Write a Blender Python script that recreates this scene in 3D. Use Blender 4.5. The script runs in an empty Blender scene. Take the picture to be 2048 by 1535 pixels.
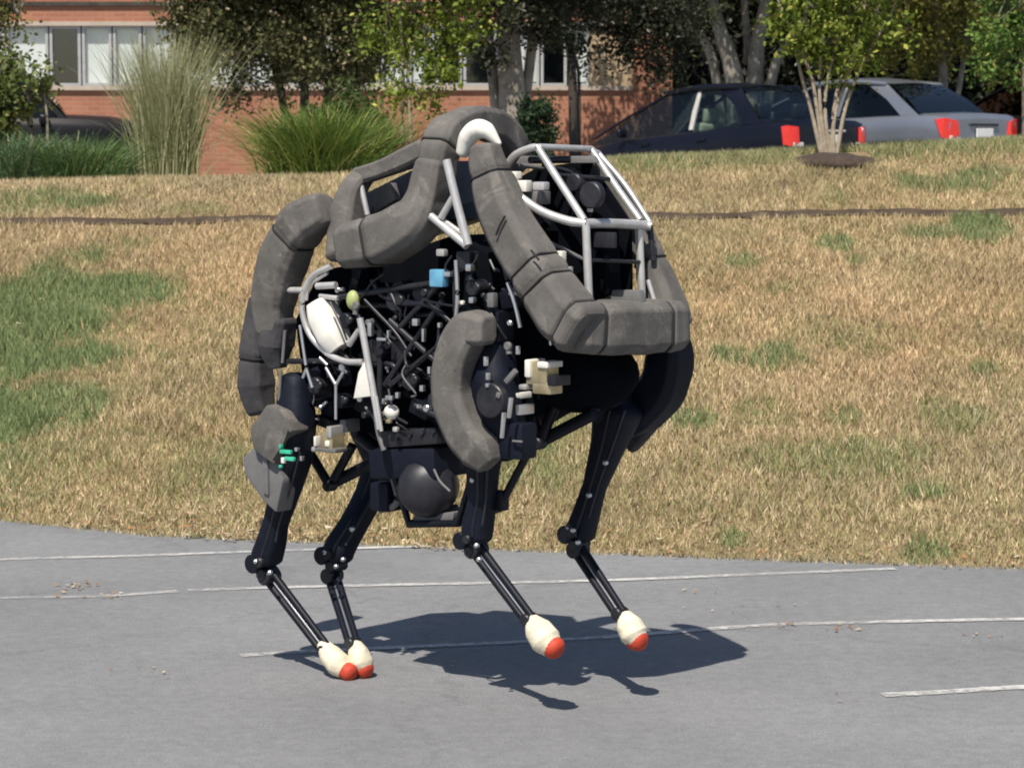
import bpy, bmesh, math, random
import numpy as np
from mathutils import Vector, Matrix
random.seed(7); RNG = np.random.default_rng(11)
SC = bpy.context.scene
COL = SC.collection
rad = math.radians

# ------------------------------------------------------------------ camera, sky, sun
EYE = 1.6
F = 5168.0                       # focal length in photograph pixels (2048 wide)
PITCH = math.atan((767.5 - 290.0) / F)
cam_d = bpy.data.cameras.new("camera"); cam = bpy.data.objects.new("camera", cam_d); COL.objects.link(cam)
cam.location = (0, 0, EYE); cam.rotation_euler = (math.pi/2 - PITCH, 0, 0)
cam_d.sensor_width = 36.0; cam_d.lens = 36.0 * F / 2048.0; cam_d.clip_end = 3000; cam_d.clip_start = 0.05
SC.camera = cam
cam_d.dof.use_dof = True; cam_d.dof.focus_distance = 7.6; cam_d.dof.aperture_fstop = 13.0
SC.cycles.filter_width = 1.9

SUN_TRAVEL = Vector((0.21, 0.61, -1.0)).normalized()
sun_el = math.asin(-SUN_TRAVEL.z); sun_az = math.atan2(-SUN_TRAVEL.x, -SUN_TRAVEL.y)
w = bpy.data.worlds.new("World"); SC.world = w; w.use_nodes = True
nt = w.node_tree; nt.nodes.clear()
sky = nt.nodes.new("ShaderNodeTexSky"); sky.sky_type = 'NISHITA'; sky.sun_disc = False
sky.sun_elevation = sun_el; sky.sun_rotation = sun_az; sky.air_density = 1.0; sky.dust_density = 1.0
bg = nt.nodes.new("ShaderNodeBackground"); bg.inputs[1].default_value = 0.075
out = nt.nodes.new("ShaderNodeOutputWorld")
nt.links.new(sky.outputs[0], bg.inputs[0]); nt.links.new(bg.outputs[0], out.inputs[0])
sd = bpy.data.lights.new("sun", 'SUN'); sd.energy = 4.4; sd.angle = rad(0.53); sd.color = (1.0, 0.93, 0.82)
so = bpy.data.objects.new("sun", sd); COL.objects.link(so)
so.rotation_euler = SUN_TRAVEL.to_track_quat('-Z', 'Y').to_euler(); so.location = (-5, -15, 25)
SC.view_settings.view_transform = 'Standard'; SC.view_settings.look = 'None'
SC.view_settings.exposure = 0.40; SC.view_settings.gamma = 1.0; SC.view_settings.use_curve_mapping = False

# ------------------------------------------------------------------ measuring helpers
FW = Vector((0, math.cos(PITCH), -math.sin(PITCH))); UPV = Vector((0, math.sin(PITCH), math.cos(PITCH))); RT = Vector((1, 0, 0))
CAM = Vector((0, 0, EYE))
def ray(px, py): return FW + RT*((px-1024.0)/F) + UPV*((767.5-py)/F)
def B(px, py, Y):
    d = ray(px, py); return CAM + d*(Y/d.y)
def G(px, py, z=0.0):
    d = ray(px, py); return CAM + d*((z-EYE)/d.z)

# ------------------------------------------------------------------ object helpers
def tag(o, label=None, cat=None, group=None, kind=None):
    if label: o["label"] = label
    if cat: o["category"] = cat
    if group: o["group"] = group
    if kind: o["kind"] = kind
    return o
def empty(name, loc, label=None, cat=None, group=None):
    o = bpy.data.objects.new(name, None); COL.objects.link(o); o.location = loc; o.empty_display_size = 0.2
    return tag(o, label, cat, group)
def mesh_obj(name, me, mat, parent=None):
    o = bpy.data.objects.new(name, me); COL.objects.link(o)
    if mat is not None: me.materials.append(mat)
    if parent is not None: o.parent = parent
    return o
def shade(me, smooth=True, angle=None):
    me.polygons.foreach_set("use_smooth", [smooth]*len(me.polygons))
def bm_obj(name, bm, mat, parent=None, smooth=False, sharp=None):
    bmesh.ops.recalc_face_normals(bm, faces=bm.faces)
    me = bpy.data.meshes.new(name); bm.to_mesh(me); bm.free()
    if smooth:
        shade(me, True)
        if sharp is not None: me.set_sharp_from_angle(angle=rad(sharp))
    return mesh_obj(name, me, mat, parent)
def np_mesh(name, V, Fc, cols=None):
    """vertices N x 3, faces M x k (one k), per-vertex colours"""
    V = np.asarray(V, dtype=np.float32); Fc = np.asarray(Fc, dtype=np.int32)
    me = bpy.data.meshes.new(name); me.vertices.add(len(V)); me.vertices.foreach_set("co", V.ravel())
    k = Fc.shape[1]; me.loops.add(Fc.size); me.polygons.add(len(Fc))
    me.loops.foreach_set("vertex_index", Fc.ravel())
    me.polygons.foreach_set("loop_start", np.arange(0, Fc.size, k, dtype=np.int32))
    me.update(calc_edges=True)
    if cols is not None:
        a = me.color_attributes.new("Col", 'FLOAT_COLOR', 'POINT')
        c4 = np.ones((len(V), 4), dtype=np.float32); c4[:, :3] = cols; a.data.foreach_set("color", c4.ravel())
    return me

# ------------------------------------------------------------------ materials
def new_mat(name):
    m = bpy.data.materials.new(name); m.use_nodes = True
    return m, m.node_tree, m.node_tree.nodes["Principled BSDF"]
def pmat(name, c1, c2=None, rough=0.6, metal=0.0, scale=8.0, bump=0.0, bscale=60.0, spec=0.5, detail=6.0, coat=0.0, dust=None):
    m, t, b = new_mat(name); L = t.links
    b.inputs["Roughness"].default_value = rough; b.inputs["Metallic"].default_value = metal
    b.inputs["Specular IOR Level"].default_value = spec; b.inputs["Coat Weight"].default_value = coat
    b.inputs["Coat Roughness"].default_value = 0.08
    tc = t.nodes.new("ShaderNodeTexCoord")
    n = t.nodes.new("ShaderNodeTexNoise"); n.inputs["Scale"].default_value = scale; n.inputs["Detail"].default_value = detail
    n.inputs["Roughness"].default_value = 0.65
    L.new(tc.outputs["Object"], n.inputs["Vector"])
    r = t.nodes.new("ShaderNodeValToRGB"); r.color_ramp.elements[0].position = 0.34; r.color_ramp.elements[1].position = 0.66
    c2 = c2 or tuple(min(1, x*1.25) for x in c1)
    r.color_ramp.elements[0].color = (*c1, 1); r.color_ramp.elements[1].color = (*c2, 1)
    L.new(n.outputs["Fac"], r.inputs["Fac"])
    colr = r.outputs["Color"]
    if dust:                                      # dusty smears with a shape of their own
        n3 = t.nodes.new("ShaderNodeTexNoise"); n3.inputs["Scale"].default_value = scale*0.45; n3.inputs["Detail"].default_value = 8
        L.new(tc.outputs["Object"], n3.inputs["Vector"])
        mr = t.nodes.new("ShaderNodeMapRange"); mr.inputs[1].default_value = 0.5; mr.inputs[2].default_value = 0.75; mr.inputs[4].default_value = 0.75
        L.new(n3.outputs["Fac"], mr.inputs[0])
        mx = t.nodes.new("ShaderNodeMix"); mx.data_type = 'RGBA'; mx.inputs["B"].default_value = (*dust, 1)
        L.new(mr.outputs[0], mx.inputs["Factor"]); L.new(colr, mx.inputs["A"]); colr = mx.outputs["Result"]
    L.new(colr, b.inputs["Base Color"])
    if bump > 0:
        n2 = t.nodes.new("ShaderNodeTexNoise"); n2.inputs["Scale"].default_value = bscale; n2.inputs["Detail"].default_value = 4
        L.new(tc.outputs["Object"], n2.inputs["Vector"])
        bp = t.nodes.new("ShaderNodeBump"); bp.inputs["Strength"].default_value = bump; bp.inputs["Distance"].default_value = 0.01
        L.new(n2.outputs["Fac"], bp.inputs["Height"]); L.new(bp.outputs["Normal"], b.inputs["Normal"])
    return m
def col_mat(name, rough=0.65, trans=0.25, spec=0.3):
    """plant material: colour of each leaf or blade from the mesh, some light passes through"""
    m, t, b = new_mat(name); L = t.links
    a = t.nodes.new("ShaderNodeAttribute"); a.attribute_name = "Col"
    L.new(a.outputs["Color"], b.inputs["Base Color"]); b.inputs["Roughness"].default_value = rough
    b.inputs["Specular IOR Level"].default_value = spec
    if trans > 0:
        tr = t.nodes.new("ShaderNodeBsdfTranslucent"); L.new(a.outputs["Color"], tr.inputs["Color"])
        mx = t.nodes.new("ShaderNodeMixShader"); mx.inputs[0].default_value = trans
        o = t.nodes["Material Output"]
        L.new(b.outputs[0], mx.inputs[1]); L.new(tr.outputs[0], mx.inputs[2]); L.new(mx.outputs[0], o.inputs[0])
    return m
def glass_mat(name, tint, mixf=0.12):
    m, t, b = new_mat(name); L = t.links
    t.nodes.remove(b)
    tp = t.nodes.new("ShaderNodeBsdfTransparent"); tp.inputs[0].default_value = (*tint, 1)
    gl = t.nodes.new("ShaderNodeBsdfGlossy"); gl.inputs["Roughness"].default_value = 0.03
    fr = t.nodes.new("ShaderNodeLayerWeight"); fr.inputs[0].default_value = 0.5
    pw = t.nodes.new("ShaderNodeMath"); pw.operation = 'POWER'; pw.inputs[1].default_value = 4.0; L.new(fr.outputs["Facing"], pw.inputs[0])
    ad = t.nodes.new("ShaderNodeMath"); ad.operation = 'ADD'; ad.inputs[1].default_value = mixf; ad.use_clamp = True
    mx = t.nodes.new("ShaderNodeMixShader")
    L.new(pw.outputs[0], ad.inputs[0]); L.new(ad.outputs[0], mx.inputs[0])
    L.new(tp.outputs[0], mx.inputs[1]); L.new(gl.outputs[0], mx.inputs[2]); L.new(mx.outputs[0], t.nodes["Material Output"].inputs[0])
    return m

M = {}
def pad_mat(name, c_dark, c_mid, c_scuff):
    m, t, b = new_mat(name); L = t.links; tc = t.nodes.new("ShaderNodeTexCoord")
    def noise(sc, d, r=.6, dist=0.0):
        n = t.nodes.new("ShaderNodeTexNoise"); n.inputs["Scale"].default_value = sc; n.inputs["Detail"].default_value = d; n.inputs["Roughness"].default_value = r; n.inputs["Distortion"].default_value = dist
        L.new(tc.outputs["Object"], n.inputs["Vector"]); return n.outputs["Fac"]
    def rng(x, a, b_, c, d):
        q = t.nodes.new("ShaderNodeMapRange"); q.inputs[1].default_value = a; q.inputs[2].default_value = b_; q.inputs[3].default_value = c; q.inputs[4].default_value = d; L.new(x, q.inputs[0]); return q.outputs[0]
    def mix(f, a, b_):
        q = t.nodes.new("ShaderNodeMix"); q.data_type = 'RGBA'; L.new(f, q.inputs["Factor"])
        for k, v in (("A", a), ("B", b_)):
            if isinstance(v, tuple): q.inputs[k].default_value = (*v, 1)
            else: L.new(v, q.inputs[k])
        return q.outputs["Result"]
    c = mix(rng(noise(4, 7, .7), .36, .64, 0, 1), c_dark, c_mid)
    c = mix(rng(noise(9, 9, .75, 1.2), .52, .70, 0, .8), c, c_scuff)
    c = mix(rng(noise(55, 4, .7), .60, .72, 0, .5), c, tuple(x*.45 for x in c_dark))
    L.new(c, b.inputs["Base Color"]); b.inputs["Roughness"].default_value = .82; b.inputs["Specular IOR Level"].default_value = .22
    b1 = t.nodes.new("ShaderNodeBump"); b1.inputs["Strength"].default_value = .24; b1.inputs["Distance"].default_value = .012; L.new(noise(13, 5, .6, 1.0), b1.inputs["Height"])
    b2 = t.nodes.new("ShaderNodeBump"); b2.inputs["Strength"].default_value = .25; b2.inputs["Distance"].default_value = .002; L.new(noise(240, 2), b2.inputs["Height"]); L.new(b1.outputs[0], b2.inputs["Normal"])
    L.new(b2.outputs[0], b.inputs["Normal"]); return m
M['pad'] = pad_mat('grey_padding', (0.088, 0.083, 0.079), (0.150, 0.141, 0.132), (0.245, 0.226, 0.206))
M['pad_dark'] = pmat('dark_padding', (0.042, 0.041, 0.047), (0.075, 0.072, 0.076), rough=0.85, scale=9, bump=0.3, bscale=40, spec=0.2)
M['strap'] = pmat('black_strap', (0.012, 0.012, 0.013), rough=0.8)
M['black'] = pmat('black_composite', (0.003, 0.004, 0.009), (0.006, 0.008, 0.016), rough=0.5, scale=14, spec=0.3)
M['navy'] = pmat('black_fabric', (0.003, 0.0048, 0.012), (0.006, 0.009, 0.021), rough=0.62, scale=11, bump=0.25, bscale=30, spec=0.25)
M['iron'] = pmat('dark_metal', (0.016, 0.017, 0.023), (0.034, 0.034, 0.042), rough=0.45, metal=0.3, scale=20)
M['silver'] = pmat('silver_tube', (0.46, 0.45, 0.45), (0.66, 0.65, 0.64), rough=0.36, metal=0.45, scale=12, spec=0.6)
M['steel'] = pmat('polished_steel', (0.6, 0.6, 0.62), (0.75, 0.75, 0.77), rough=0.28, metal=0.9, scale=20)
M['white'] = pmat('white_plastic', (0.74, 0.72, 0.66), (0.82, 0.80, 0.74), rough=0.4, scale=9)
M['panel'] = pmat('grey_panel', (0.12, 0.12, 0.125), (0.17, 0.165, 0.165), rough=0.6, scale=12)
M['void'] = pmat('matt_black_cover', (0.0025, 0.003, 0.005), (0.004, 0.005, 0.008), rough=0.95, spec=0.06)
M['brass'] = pmat('brass_fitting', (0.42, 0.34, 0.2), (0.62, 0.55, 0.38), rough=0.38, metal=0.6, scale=25)
M['boot'] = pmat('cream_boot', (0.62, 0.56, 0.42), (0.78, 0.72, 0.57), rough=0.8, scale=16, bump=0.5, bscale=28, dust=(0.40, 0.33, 0.24), spec=.25)
M['toe'] = pmat('red_rubber', (0.42, 0.04, 0.018), (0.55, 0.06, 0.025), rough=0.65, scale=14, bump=0.2)
M['blue'] = pmat('blue_fitting', (0.10, 0.30, 0.48), (0.16, 0.42, 0.6), rough=0.4, scale=20)
M['green'] = pmat('green_fitting', (0.03, 0.42, 0.26), (0.08, 0.55, 0.36), rough=0.4, scale=20)
M['lime'] = pmat('lime_fitting', (0.30, 0.36, 0.12), (0.42, 0.46, 0.2), rough=0.5, scale=20)
M['hose'] = pmat('hydraulic_hose', (0.006, 0.007, 0.012), (0.012, 0.013, 0.02), rough=0.4, scale=20)
M['rubber'] = pmat('tyre_rubber', (0.012, 0.012, 0.012), rough=0.85)
M['alu'] = pmat('aluminium_frame', (0.42, 0.43, 0.43), (0.5, 0.5, 0.5), rough=0.45, metal=0.3)
M['blind'] = pmat('white_blind', (0.78, 0.8, 0.78), (0.84, 0.85, 0.83), rough=0.8, scale=3)
M['room'] = pmat('sky_tinted_room', (0.07, 0.13, 0.22), (0.10, 0.17, 0.27), rough=0.9, scale=2)  # sky reflection of the bare panes put into the room colour as blue
M['tan'] = pmat('tan_panel', (0.36, 0.27, 0.17), (0.42, 0.32, 0.21), rough=0.8, scale=3)
M['stone'] = pmat('pale_stone_band', (0.40, 0.33, 0.27), (0.48, 0.40, 0.33), rough=0.85, scale=4)
M['glass'] = glass_mat('window_glass', (0.97, 0.985, 0.985), 0.09)
M['cglass'] = glass_mat('clear_car_glass', (0.55, 0.66, 0.66), 0.05)
M['tglass'] = glass_mat('tinted_car_glass', (0.10, 0.14, 0.16), 0.05)
M['soil'] = pmat('dark_soil', (0.035, 0.024, 0.016), (0.08, 0.055, 0.035), rough=0.95, scale=14, bump=0.8, bscale=40)
M['mulch'] = pmat('bark_mulch', (0.03, 0.02, 0.015), (0.075, 0.05, 0.036), rough=0.95, scale=30, bump=1.0, bscale=45)
M['bark'] = pmat('grey_bark', (0.17, 0.15, 0.12), (0.34, 0.31, 0.26), rough=0.9, scale=6, bump=0.8, bscale=25)
M['barkd'] = pmat('dark_bark', (0.03, 0.026, 0.022), (0.075, 0.065, 0.055), rough=0.9, scale=6, bump=0.8, bscale=25)
M['barkp'] = pmat('pale_bark', (0.26, 0.21, 0.15), (0.42, 0.36, 0.28), rough=0.9, scale=9, bump=0.6, bscale=25)
M['leaf'] = col_mat('leaf', trans=0.28)
M['blade'] = col_mat('grass_blade', trans=0.2)
M['litter'] = col_mat('dry_leaf', trans=0.1)
M['paint_silver'] = pmat('silver_car_paint', (0.24, 0.26, 0.31), (0.27, 0.29, 0.34), rough=0.32, metal=0.55, scale=2, coat=0.6)
M['paint_dark'] = pmat('dark_car_paint', (0.003, 0.004, 0.010), (0.005, 0.006, 0.014), rough=0.35, scale=2, spec=0.3, coat=0.12)
M['paint_black'] = pmat('black_car_paint', (0.003, 0.003, 0.005), (0.006, 0.006, 0.008), rough=0.4, scale=2, spec=0.25, coat=0.05)
M['lamp'] = pmat('red_lamp_lens', (0.62, 0.02, 0.012), (0.72, 0.04, 0.02), rough=0.2, scale=30, coat=0.6)
M['lampw'] = pmat('clear_lamp_lens', (0.6, 0.55, 0.5), (0.7, 0.65, 0.6), rough=0.2, scale=30)
M['plate'] = pmat('number_plate', (0.72, 0.72, 0.7), (0.8, 0.8, 0.78), rough=0.5)
M['trim'] = pmat('black_trim', (0.012, 0.012, 0.014), rough=0.5)
M['pale_trim_and_sheen'] = pmat('pale_trim_and_sheen', (0.42, 0.42, 0.40), (0.5, 0.5, 0.48), rough=0.5)  # boot trim; on the door pillar this tone is painted reflected light
M['seat'] = pmat('beige_upholstery', (0.42, 0.40, 0.28), (0.5, 0.47, 0.34), rough=0.8)

def asphalt():
    m, t, b = new_mat('worn_asphalt'); L = t.links
    tc = t.nodes.new("ShaderNodeTexCoord")
    def noise(s, d=6, r=0.6):
        n = t.nodes.new("ShaderNodeTexNoise"); n.inputs["Scale"].default_value = s; n.inputs["Detail"].default_value = d; n.inputs["Roughness"].default_value = r
        L.new(tc.outputs["Object"], n.inputs["Vector"]); return n
    big = noise(0.8, 8, 0.7); fine = noise(140, 3, 0.7); mid = noise(22, 5, 0.75)
    r1 = t.nodes.new("ShaderNodeValToRGB"); e = r1.color_ramp.elements
    e[0].position = 0.3; e[0].color = (0.180, 0.183, 0.190, 1); e[1].position = 0.7; e[1].color = (0.242, 0.245, 0.252, 1)
    L.new(big.outputs["Fac"], r1.inputs["Fac"])
    def speck(n, p0, p1, v0, v1):
        mr = t.nodes.new("ShaderNodeMapRange"); mr.inputs[1].default_value = p0; mr.inputs[2].default_value = p1; mr.inputs[3].default_value = v0; mr.inputs[4].default_value = v1
        L.new(n.outputs["Fac"], mr.inputs[0]); return mr
    s1 = speck(fine, 0.3, 0.7, 0.72, 1.25); s2 = speck(mid, 0.3, 0.7, 0.84, 1.14)
    mu = t.nodes.new("ShaderNodeMath"); mu.operation = 'MULTIPLY'; L.new(s1.outputs[0], mu.inputs[0]); L.new(s2.outputs[0], mu.inputs[1])
    v = t.nodes.new("ShaderNodeVectorMath"); v.operation = 'SCALE'; L.new(r1.outputs["Color"], v.inputs[0]); L.new(mu.outputs[0], v.inputs["Scale"])
    n4 = noise(3.1, 9, .8); n4.inputs["Distortion"].default_value = 1.5; st = speck(n4, .60, .72, 1.0, .72); v2 = t.nodes.new("ShaderNodeVectorMath"); v2.operation = 'SCALE'; L.new(v.outputs[0], v2.inputs[0]); L.new(st.outputs[0], v2.inputs["Scale"]); v = v2
    vo = t.nodes.new("ShaderNodeTexVoronoi"); vo.feature = 'DISTANCE_TO_EDGE'; vo.inputs["Scale"].default_value = .33
    wp = t.nodes.new("ShaderNodeVectorMath"); wp.operation = 'MULTIPLY_ADD'; wp.inputs[1].default_value = (.5, .5, .5); L.new(noise(2.6, 6, .7).outputs["Color"], wp.inputs[0]); L.new(tc.outputs["Object"], wp.inputs[2]); L.new(wp.outputs[0], vo.inputs["Vector"])
    ck = t.nodes.new("ShaderNodeMapRange"); ck.inputs[1].default_value = .002; ck.inputs[2].default_value = .007; ck.inputs[3].default_value = .90; ck.inputs[4].default_value = 1.0; L.new(vo.outputs["Distance"], ck.inputs[0])
    v3 = t.nodes.new("ShaderNodeVectorMath"); v3.operation = 'SCALE'; L.new(v.outputs[0], v3.inputs[0]); L.new(ck.outputs[0], v3.inputs["Scale"]); v = v3
    L.new(v.outputs[0], b.inputs["Base Color"]); b.inputs["Roughness"].default_value = 0.9; b.inputs["Specular IOR Level"].default_value = 0.25
    bp = t.nodes.new("ShaderNodeBump"); bp.inputs["Strength"].default_value = 0.5; bp.inputs["Distance"].default_value = 0.006
    L.new(fine.outputs["Fac"], bp.inputs["Height"]); L.new(bp.outputs["Normal"], b.inputs["Normal"])
    return m
M['asphalt'] = asphalt()
def worn_paint():
    m, t, b = new_mat('worn_lane_paint'); L = t.links; tc = t.nodes.new("ShaderNodeTexCoord")
    n = t.nodes.new("ShaderNodeTexNoise"); n.inputs["Scale"].default_value = 26; n.inputs["Detail"].default_value = 8; n.inputs["Roughness"].default_value = .75; L.new(tc.outputs["Object"], n.inputs["Vector"])
    n2 = t.nodes.new("ShaderNodeTexNoise"); n2.inputs["Scale"].default_value = 1.6; n2.inputs["Detail"].default_value = 3; L.new(tc.outputs["Object"], n2.inputs["Vector"])
    ad = t.nodes.new("ShaderNodeMath"); ad.operation = 'MULTIPLY_ADD'; ad.inputs[1].default_value = .9; L.new(n2.outputs["Fac"], ad.inputs[0]); L.new(n.outputs["Fac"], ad.inputs[2])
    mr = t.nodes.new("ShaderNodeMapRange"); mr.inputs[1].default_value = .78; mr.inputs[2].default_value = 1.06; mr.inputs[3].default_value = .12; mr.inputs[4].default_value = .95; L.new(ad.outputs[0], mr.inputs[0])
    b.inputs["Base Color"].default_value = (.56, .55, .53, 1); b.inputs["Roughness"].default_value = .85; L.new(mr.outputs[0], b.inputs["Alpha"]); return m
M['lanepaint'] = worn_paint()

def brick_mat():
    m, t, b = new_mat('red_brickwork'); L = t.links
    tc = t.nodes.new("ShaderNodeTexCoord"); mp = t.nodes.new("ShaderNodeMapping"); mp.inputs["Rotation"].default_value = (rad(90), 0, 0)
    L.new(tc.outputs["Object"], mp.inputs["Vector"])
    br = t.nodes.new("ShaderNodeTexBrick"); br.inputs["Scale"].default_value = 1.0
    br.inputs["Brick Width"].default_value = 0.22; br.inputs["Row Height"].default_value = 0.075; br.inputs["Mortar Size"].default_value = 0.008
    br.inputs["Color1"].default_value = (0.36, 0.155, 0.093, 1); br.inputs["Color2"].default_value = (0.31, 0.125, 0.073, 1); br.inputs["Mortar"].default_value = (0.37, 0.20, 0.135, 1)
    L.new(mp.outputs[0], br.inputs["Vector"])
    n = t.nodes.new("ShaderNodeTexNoise"); n.inputs["Scale"].default_value = 0.9; n.inputs["Detail"].default_value = 6; L.new(tc.outputs["Object"], n.inputs["Vector"])
    mr = t.nodes.new("ShaderNodeMapRange"); mr.inputs[1].default_value = 0.3; mr.inputs[2].default_value = 0.7; mr.inputs[3].default_value = 0.85; mr.inputs[4].default_value = 1.15
    L.new(n.outputs["Fac"], mr.inputs[0])
    v = t.nodes.new("ShaderNodeVectorMath"); v.operation = 'SCALE'; L.new(br.outputs["Color"], v.inputs[0]); L.new(mr.outputs[0], v.inputs["Scale"])
    L.new(v.outputs[0], b.inputs["Base Color"]); b.inputs["Roughness"].default_value = 0.9
    bp = t.nodes.new("ShaderNodeBump"); bp.inputs["Strength"].default_value = 0.6; bp.inputs["Distance"].default_value = 0.01
    L.new(br.outputs["Fac"], bp.inputs["Height"]); bp.invert = True; L.new(bp.outputs["Normal"], b.inputs["Normal"])
    return m
M['brick'] = brick_mat()

# ------------------------------------------------------------------ shape helpers
def catmull(pts, n=6):
    P = [Vector(p) for p in pts]
    if len(P) < 3: return [P[0].lerp(P[-1], i/ n) for i in range(n+1)], [i/n for i in range(n+1)]
    out = []; T = []
    for i in range(len(P)-1):
        p0 = P[i-1] if i > 0 else P[i]*2-P[i+1]; p1 = P[i]; p2 = P[i+1]; p3 = P[i+2] if i+2 < len(P) else P[i+1]*2-P[i]
        for k in range(n):
            t = k/n
            out.append(0.5*((2*p1)+(p2-p0)*t+(2*p0-5*p1+4*p2-p3)*t*t+(3*p1-p0-3*p2+p3)*t**3)); T.append(i+t)
    out.append(P[-1]); T.append(len(P)-1.0)
    return out, T
def tube(bm, pts, r, n=6, seg=10, ref=Vector((0, 0, 1)), exp=2.0, smooth=True, cap_round=False, flat=1.0, twist=0.0):
    """tube through pts; r a number or one per point; superellipse section"""
    if smooth: C, T = catmull(pts, n)
    else: C = [Vector(p) for p in pts]; T = list(range(len(C)))
    def rr(t):
        if isinstance(r, (int, float)): return r
        i = min(int(t), len(r)-2); f = t-i; return r[i]*(1-f)+r[i+1]*f
    R_ = [rr(t) for t in T]
    if cap_round:                                   # rounded ends
        d0 = (C[0]-C[1]).normalized(); d1 = (C[-1]-C[-2]).normalized(); a, b_ = C[0].copy(), C[-1].copy(); ra, rb = R_[0], R_[-1]
        pre = [(a+d0*ra*0.55, ra*0.35), (a+d0*ra*0.42, ra*0.7), (a+d0*ra*0.2, ra*0.92)]
        post = [(b_+d1*rb*0.2, rb*0.92), (b_+d1*rb*0.42, rb*0.7), (b_+d1*rb*0.55, rb*0.35)]
        C = [p for p, _ in pre]+C+[p for p, _ in post]; R_ = [q for _, q in pre]+R_+[q for _, q in post]
    rings = []
    for i, c in enumerate(C):
        t = (C[min(i+1, len(C)-1)]-C[max(i-1, 0)]).normalized()
        u = ref - t*ref.dot(t)
        if u.length < 1e-3: u = Vector((1, 0, 0)) - t*t.x
        u.normalize(); v = t.cross(u)
        ring = []
        for k in range(seg):
            a = 2*math.pi*k/seg+twist; ca, sa = math.cos(a), math.sin(a)
            x = math.copysign(abs(ca)**(2/exp), ca); y = math.copysign(abs(sa)**(2/exp), sa)
            ring.append(bm.verts.new(c+(u*x+v*y*flat)*R_[i]))
        rings.append(ring)
    for a, b_ in zip(rings, rings[1:]):
        for k in range(seg):
            bm.faces.new((a[k], a[(k+1) % seg], b_[(k+1) % seg], b_[k]))
    bm.faces.new(rings[0][::-1]); bm.faces.new(rings[-1])
def chamfer_section(c=.36, soft=.10):
    """square of half width 1 with cut corners, each corner softened; returns points and which edges are wide flats"""
    cor = [(1, -1+c*.9), (1, 1-c*.9), (1-c*.9, 1), (-1+c*.9, 1), (-1, 1-c*.9), (-1, -1+c*.9), (-1+c*.9, -1), (1-c*.9, -1)]
    P = []; n = len(cor)
    for i in range(n):
        p = Vector(cor[i]); a = Vector(cor[i-1]); b_ = Vector(cor[(i+1) % n])
        P += [p+(a-p).normalized()*soft, p+(a-p).normalized()*soft*.28+(b_-p).normalized()*soft*.28, p+(b_-p).normalized()*soft]
    return [(q.x, q.y) for q in P]
SECT = chamfer_section()
def tube_sect(bm, C, Rr, ref, flat=1.0, cap=True):
    C = list(C); Rr = list(Rr)
    if cap:
        d0 = (C[0]-C[1]).normalized(); d1 = (C[-1]-C[-2]).normalized(); a, b_, ra, rb_ = C[0], C[-1], Rr[0], Rr[-1]
        C = [a+d0*ra*.30, a+d0*ra*.26, a+d0*ra*.12]+C+[b_+d1*rb_*.12, b_+d1*rb_*.26, b_+d1*rb_*.30]; Rr = [ra*.72, ra*.86, ra*.96]+Rr+[rb_*.96, rb_*.86, rb_*.72]
    rings = []; pu = None
    for i, c in enumerate(C):
        t = (C[min(i+1, len(C)-1)]-C[max(i-1, 0)]).normalized(); u = ref-t*ref.dot(t)
        if u.length < .5: u = Vector((0, 0, 1))-t*t.z
        u.normalize()
        if pu is not None and u.dot(pu) < .6: u = (pu-t*pu.dot(t)).normalized()
        pu = u; v = t.cross(u); rings.append([bm.verts.new(c+(u*x+v*y*flat)*Rr[i]) for x, y in SECT])
    n = len(SECT)
    for a, b_ in zip(rings, rings[1:]):
        for k in range(n):
            f = bm.faces.new((a[k], a[(k+1) % n], b_[(k+1) % n], b_[k])); f.smooth = (k % 3 != 2)
    bm.faces.new(rings[0][::-1]).smooth = False; bm.faces.new(rings[-1]).smooth = False
def tube_obj(name, pts, r, mat, parent=None, base=None, **kw):
    bm = bmesh.new()
    if base is not None: pts = [Vector(p)-base for p in pts]
    tube(bm, pts, r, **kw)
    return bm_obj(name, bm, mat, parent, smooth=True, sharp=50)
def box(bm, c, sx, sy, sz, rot=None):
    m = Matrix.Translation(Vector(c)) @ (rot.to_4x4() if rot else Matrix.Identity(4)) @ Matrix.Diagonal((sx, sy, sz, 1))
    return bmesh.ops.create_cube(bm, size=1.0, matrix=m)['verts']
def bevel_all(bm, w_, seg=2):
    bmesh.ops.bevel(bm, geom=list(bm.edges), offset=w_, segments=seg, affect='EDGES', profile=0.6)
def prism(bm, poly, off):
    """poly: list of points; off: vector to the other face"""
    a = [bm.verts.new(Vector(p)) for p in poly]; b_ = [bm.verts.new(Vector(p)+off) for p in poly]
    bm.faces.new(a); bm.faces.new(b_[::-1])
    for i in range(len(a)): bm.faces.new((a[i], b_[i], b_[(i+1) % len(a)], a[(i+1) % len(a)]))
def cyl(bm, p0, p1, r, seg=14, r2=None): tube(bm, [p0, p1], r if r2 is None else [r, r2], smooth=False, seg=seg)

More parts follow.
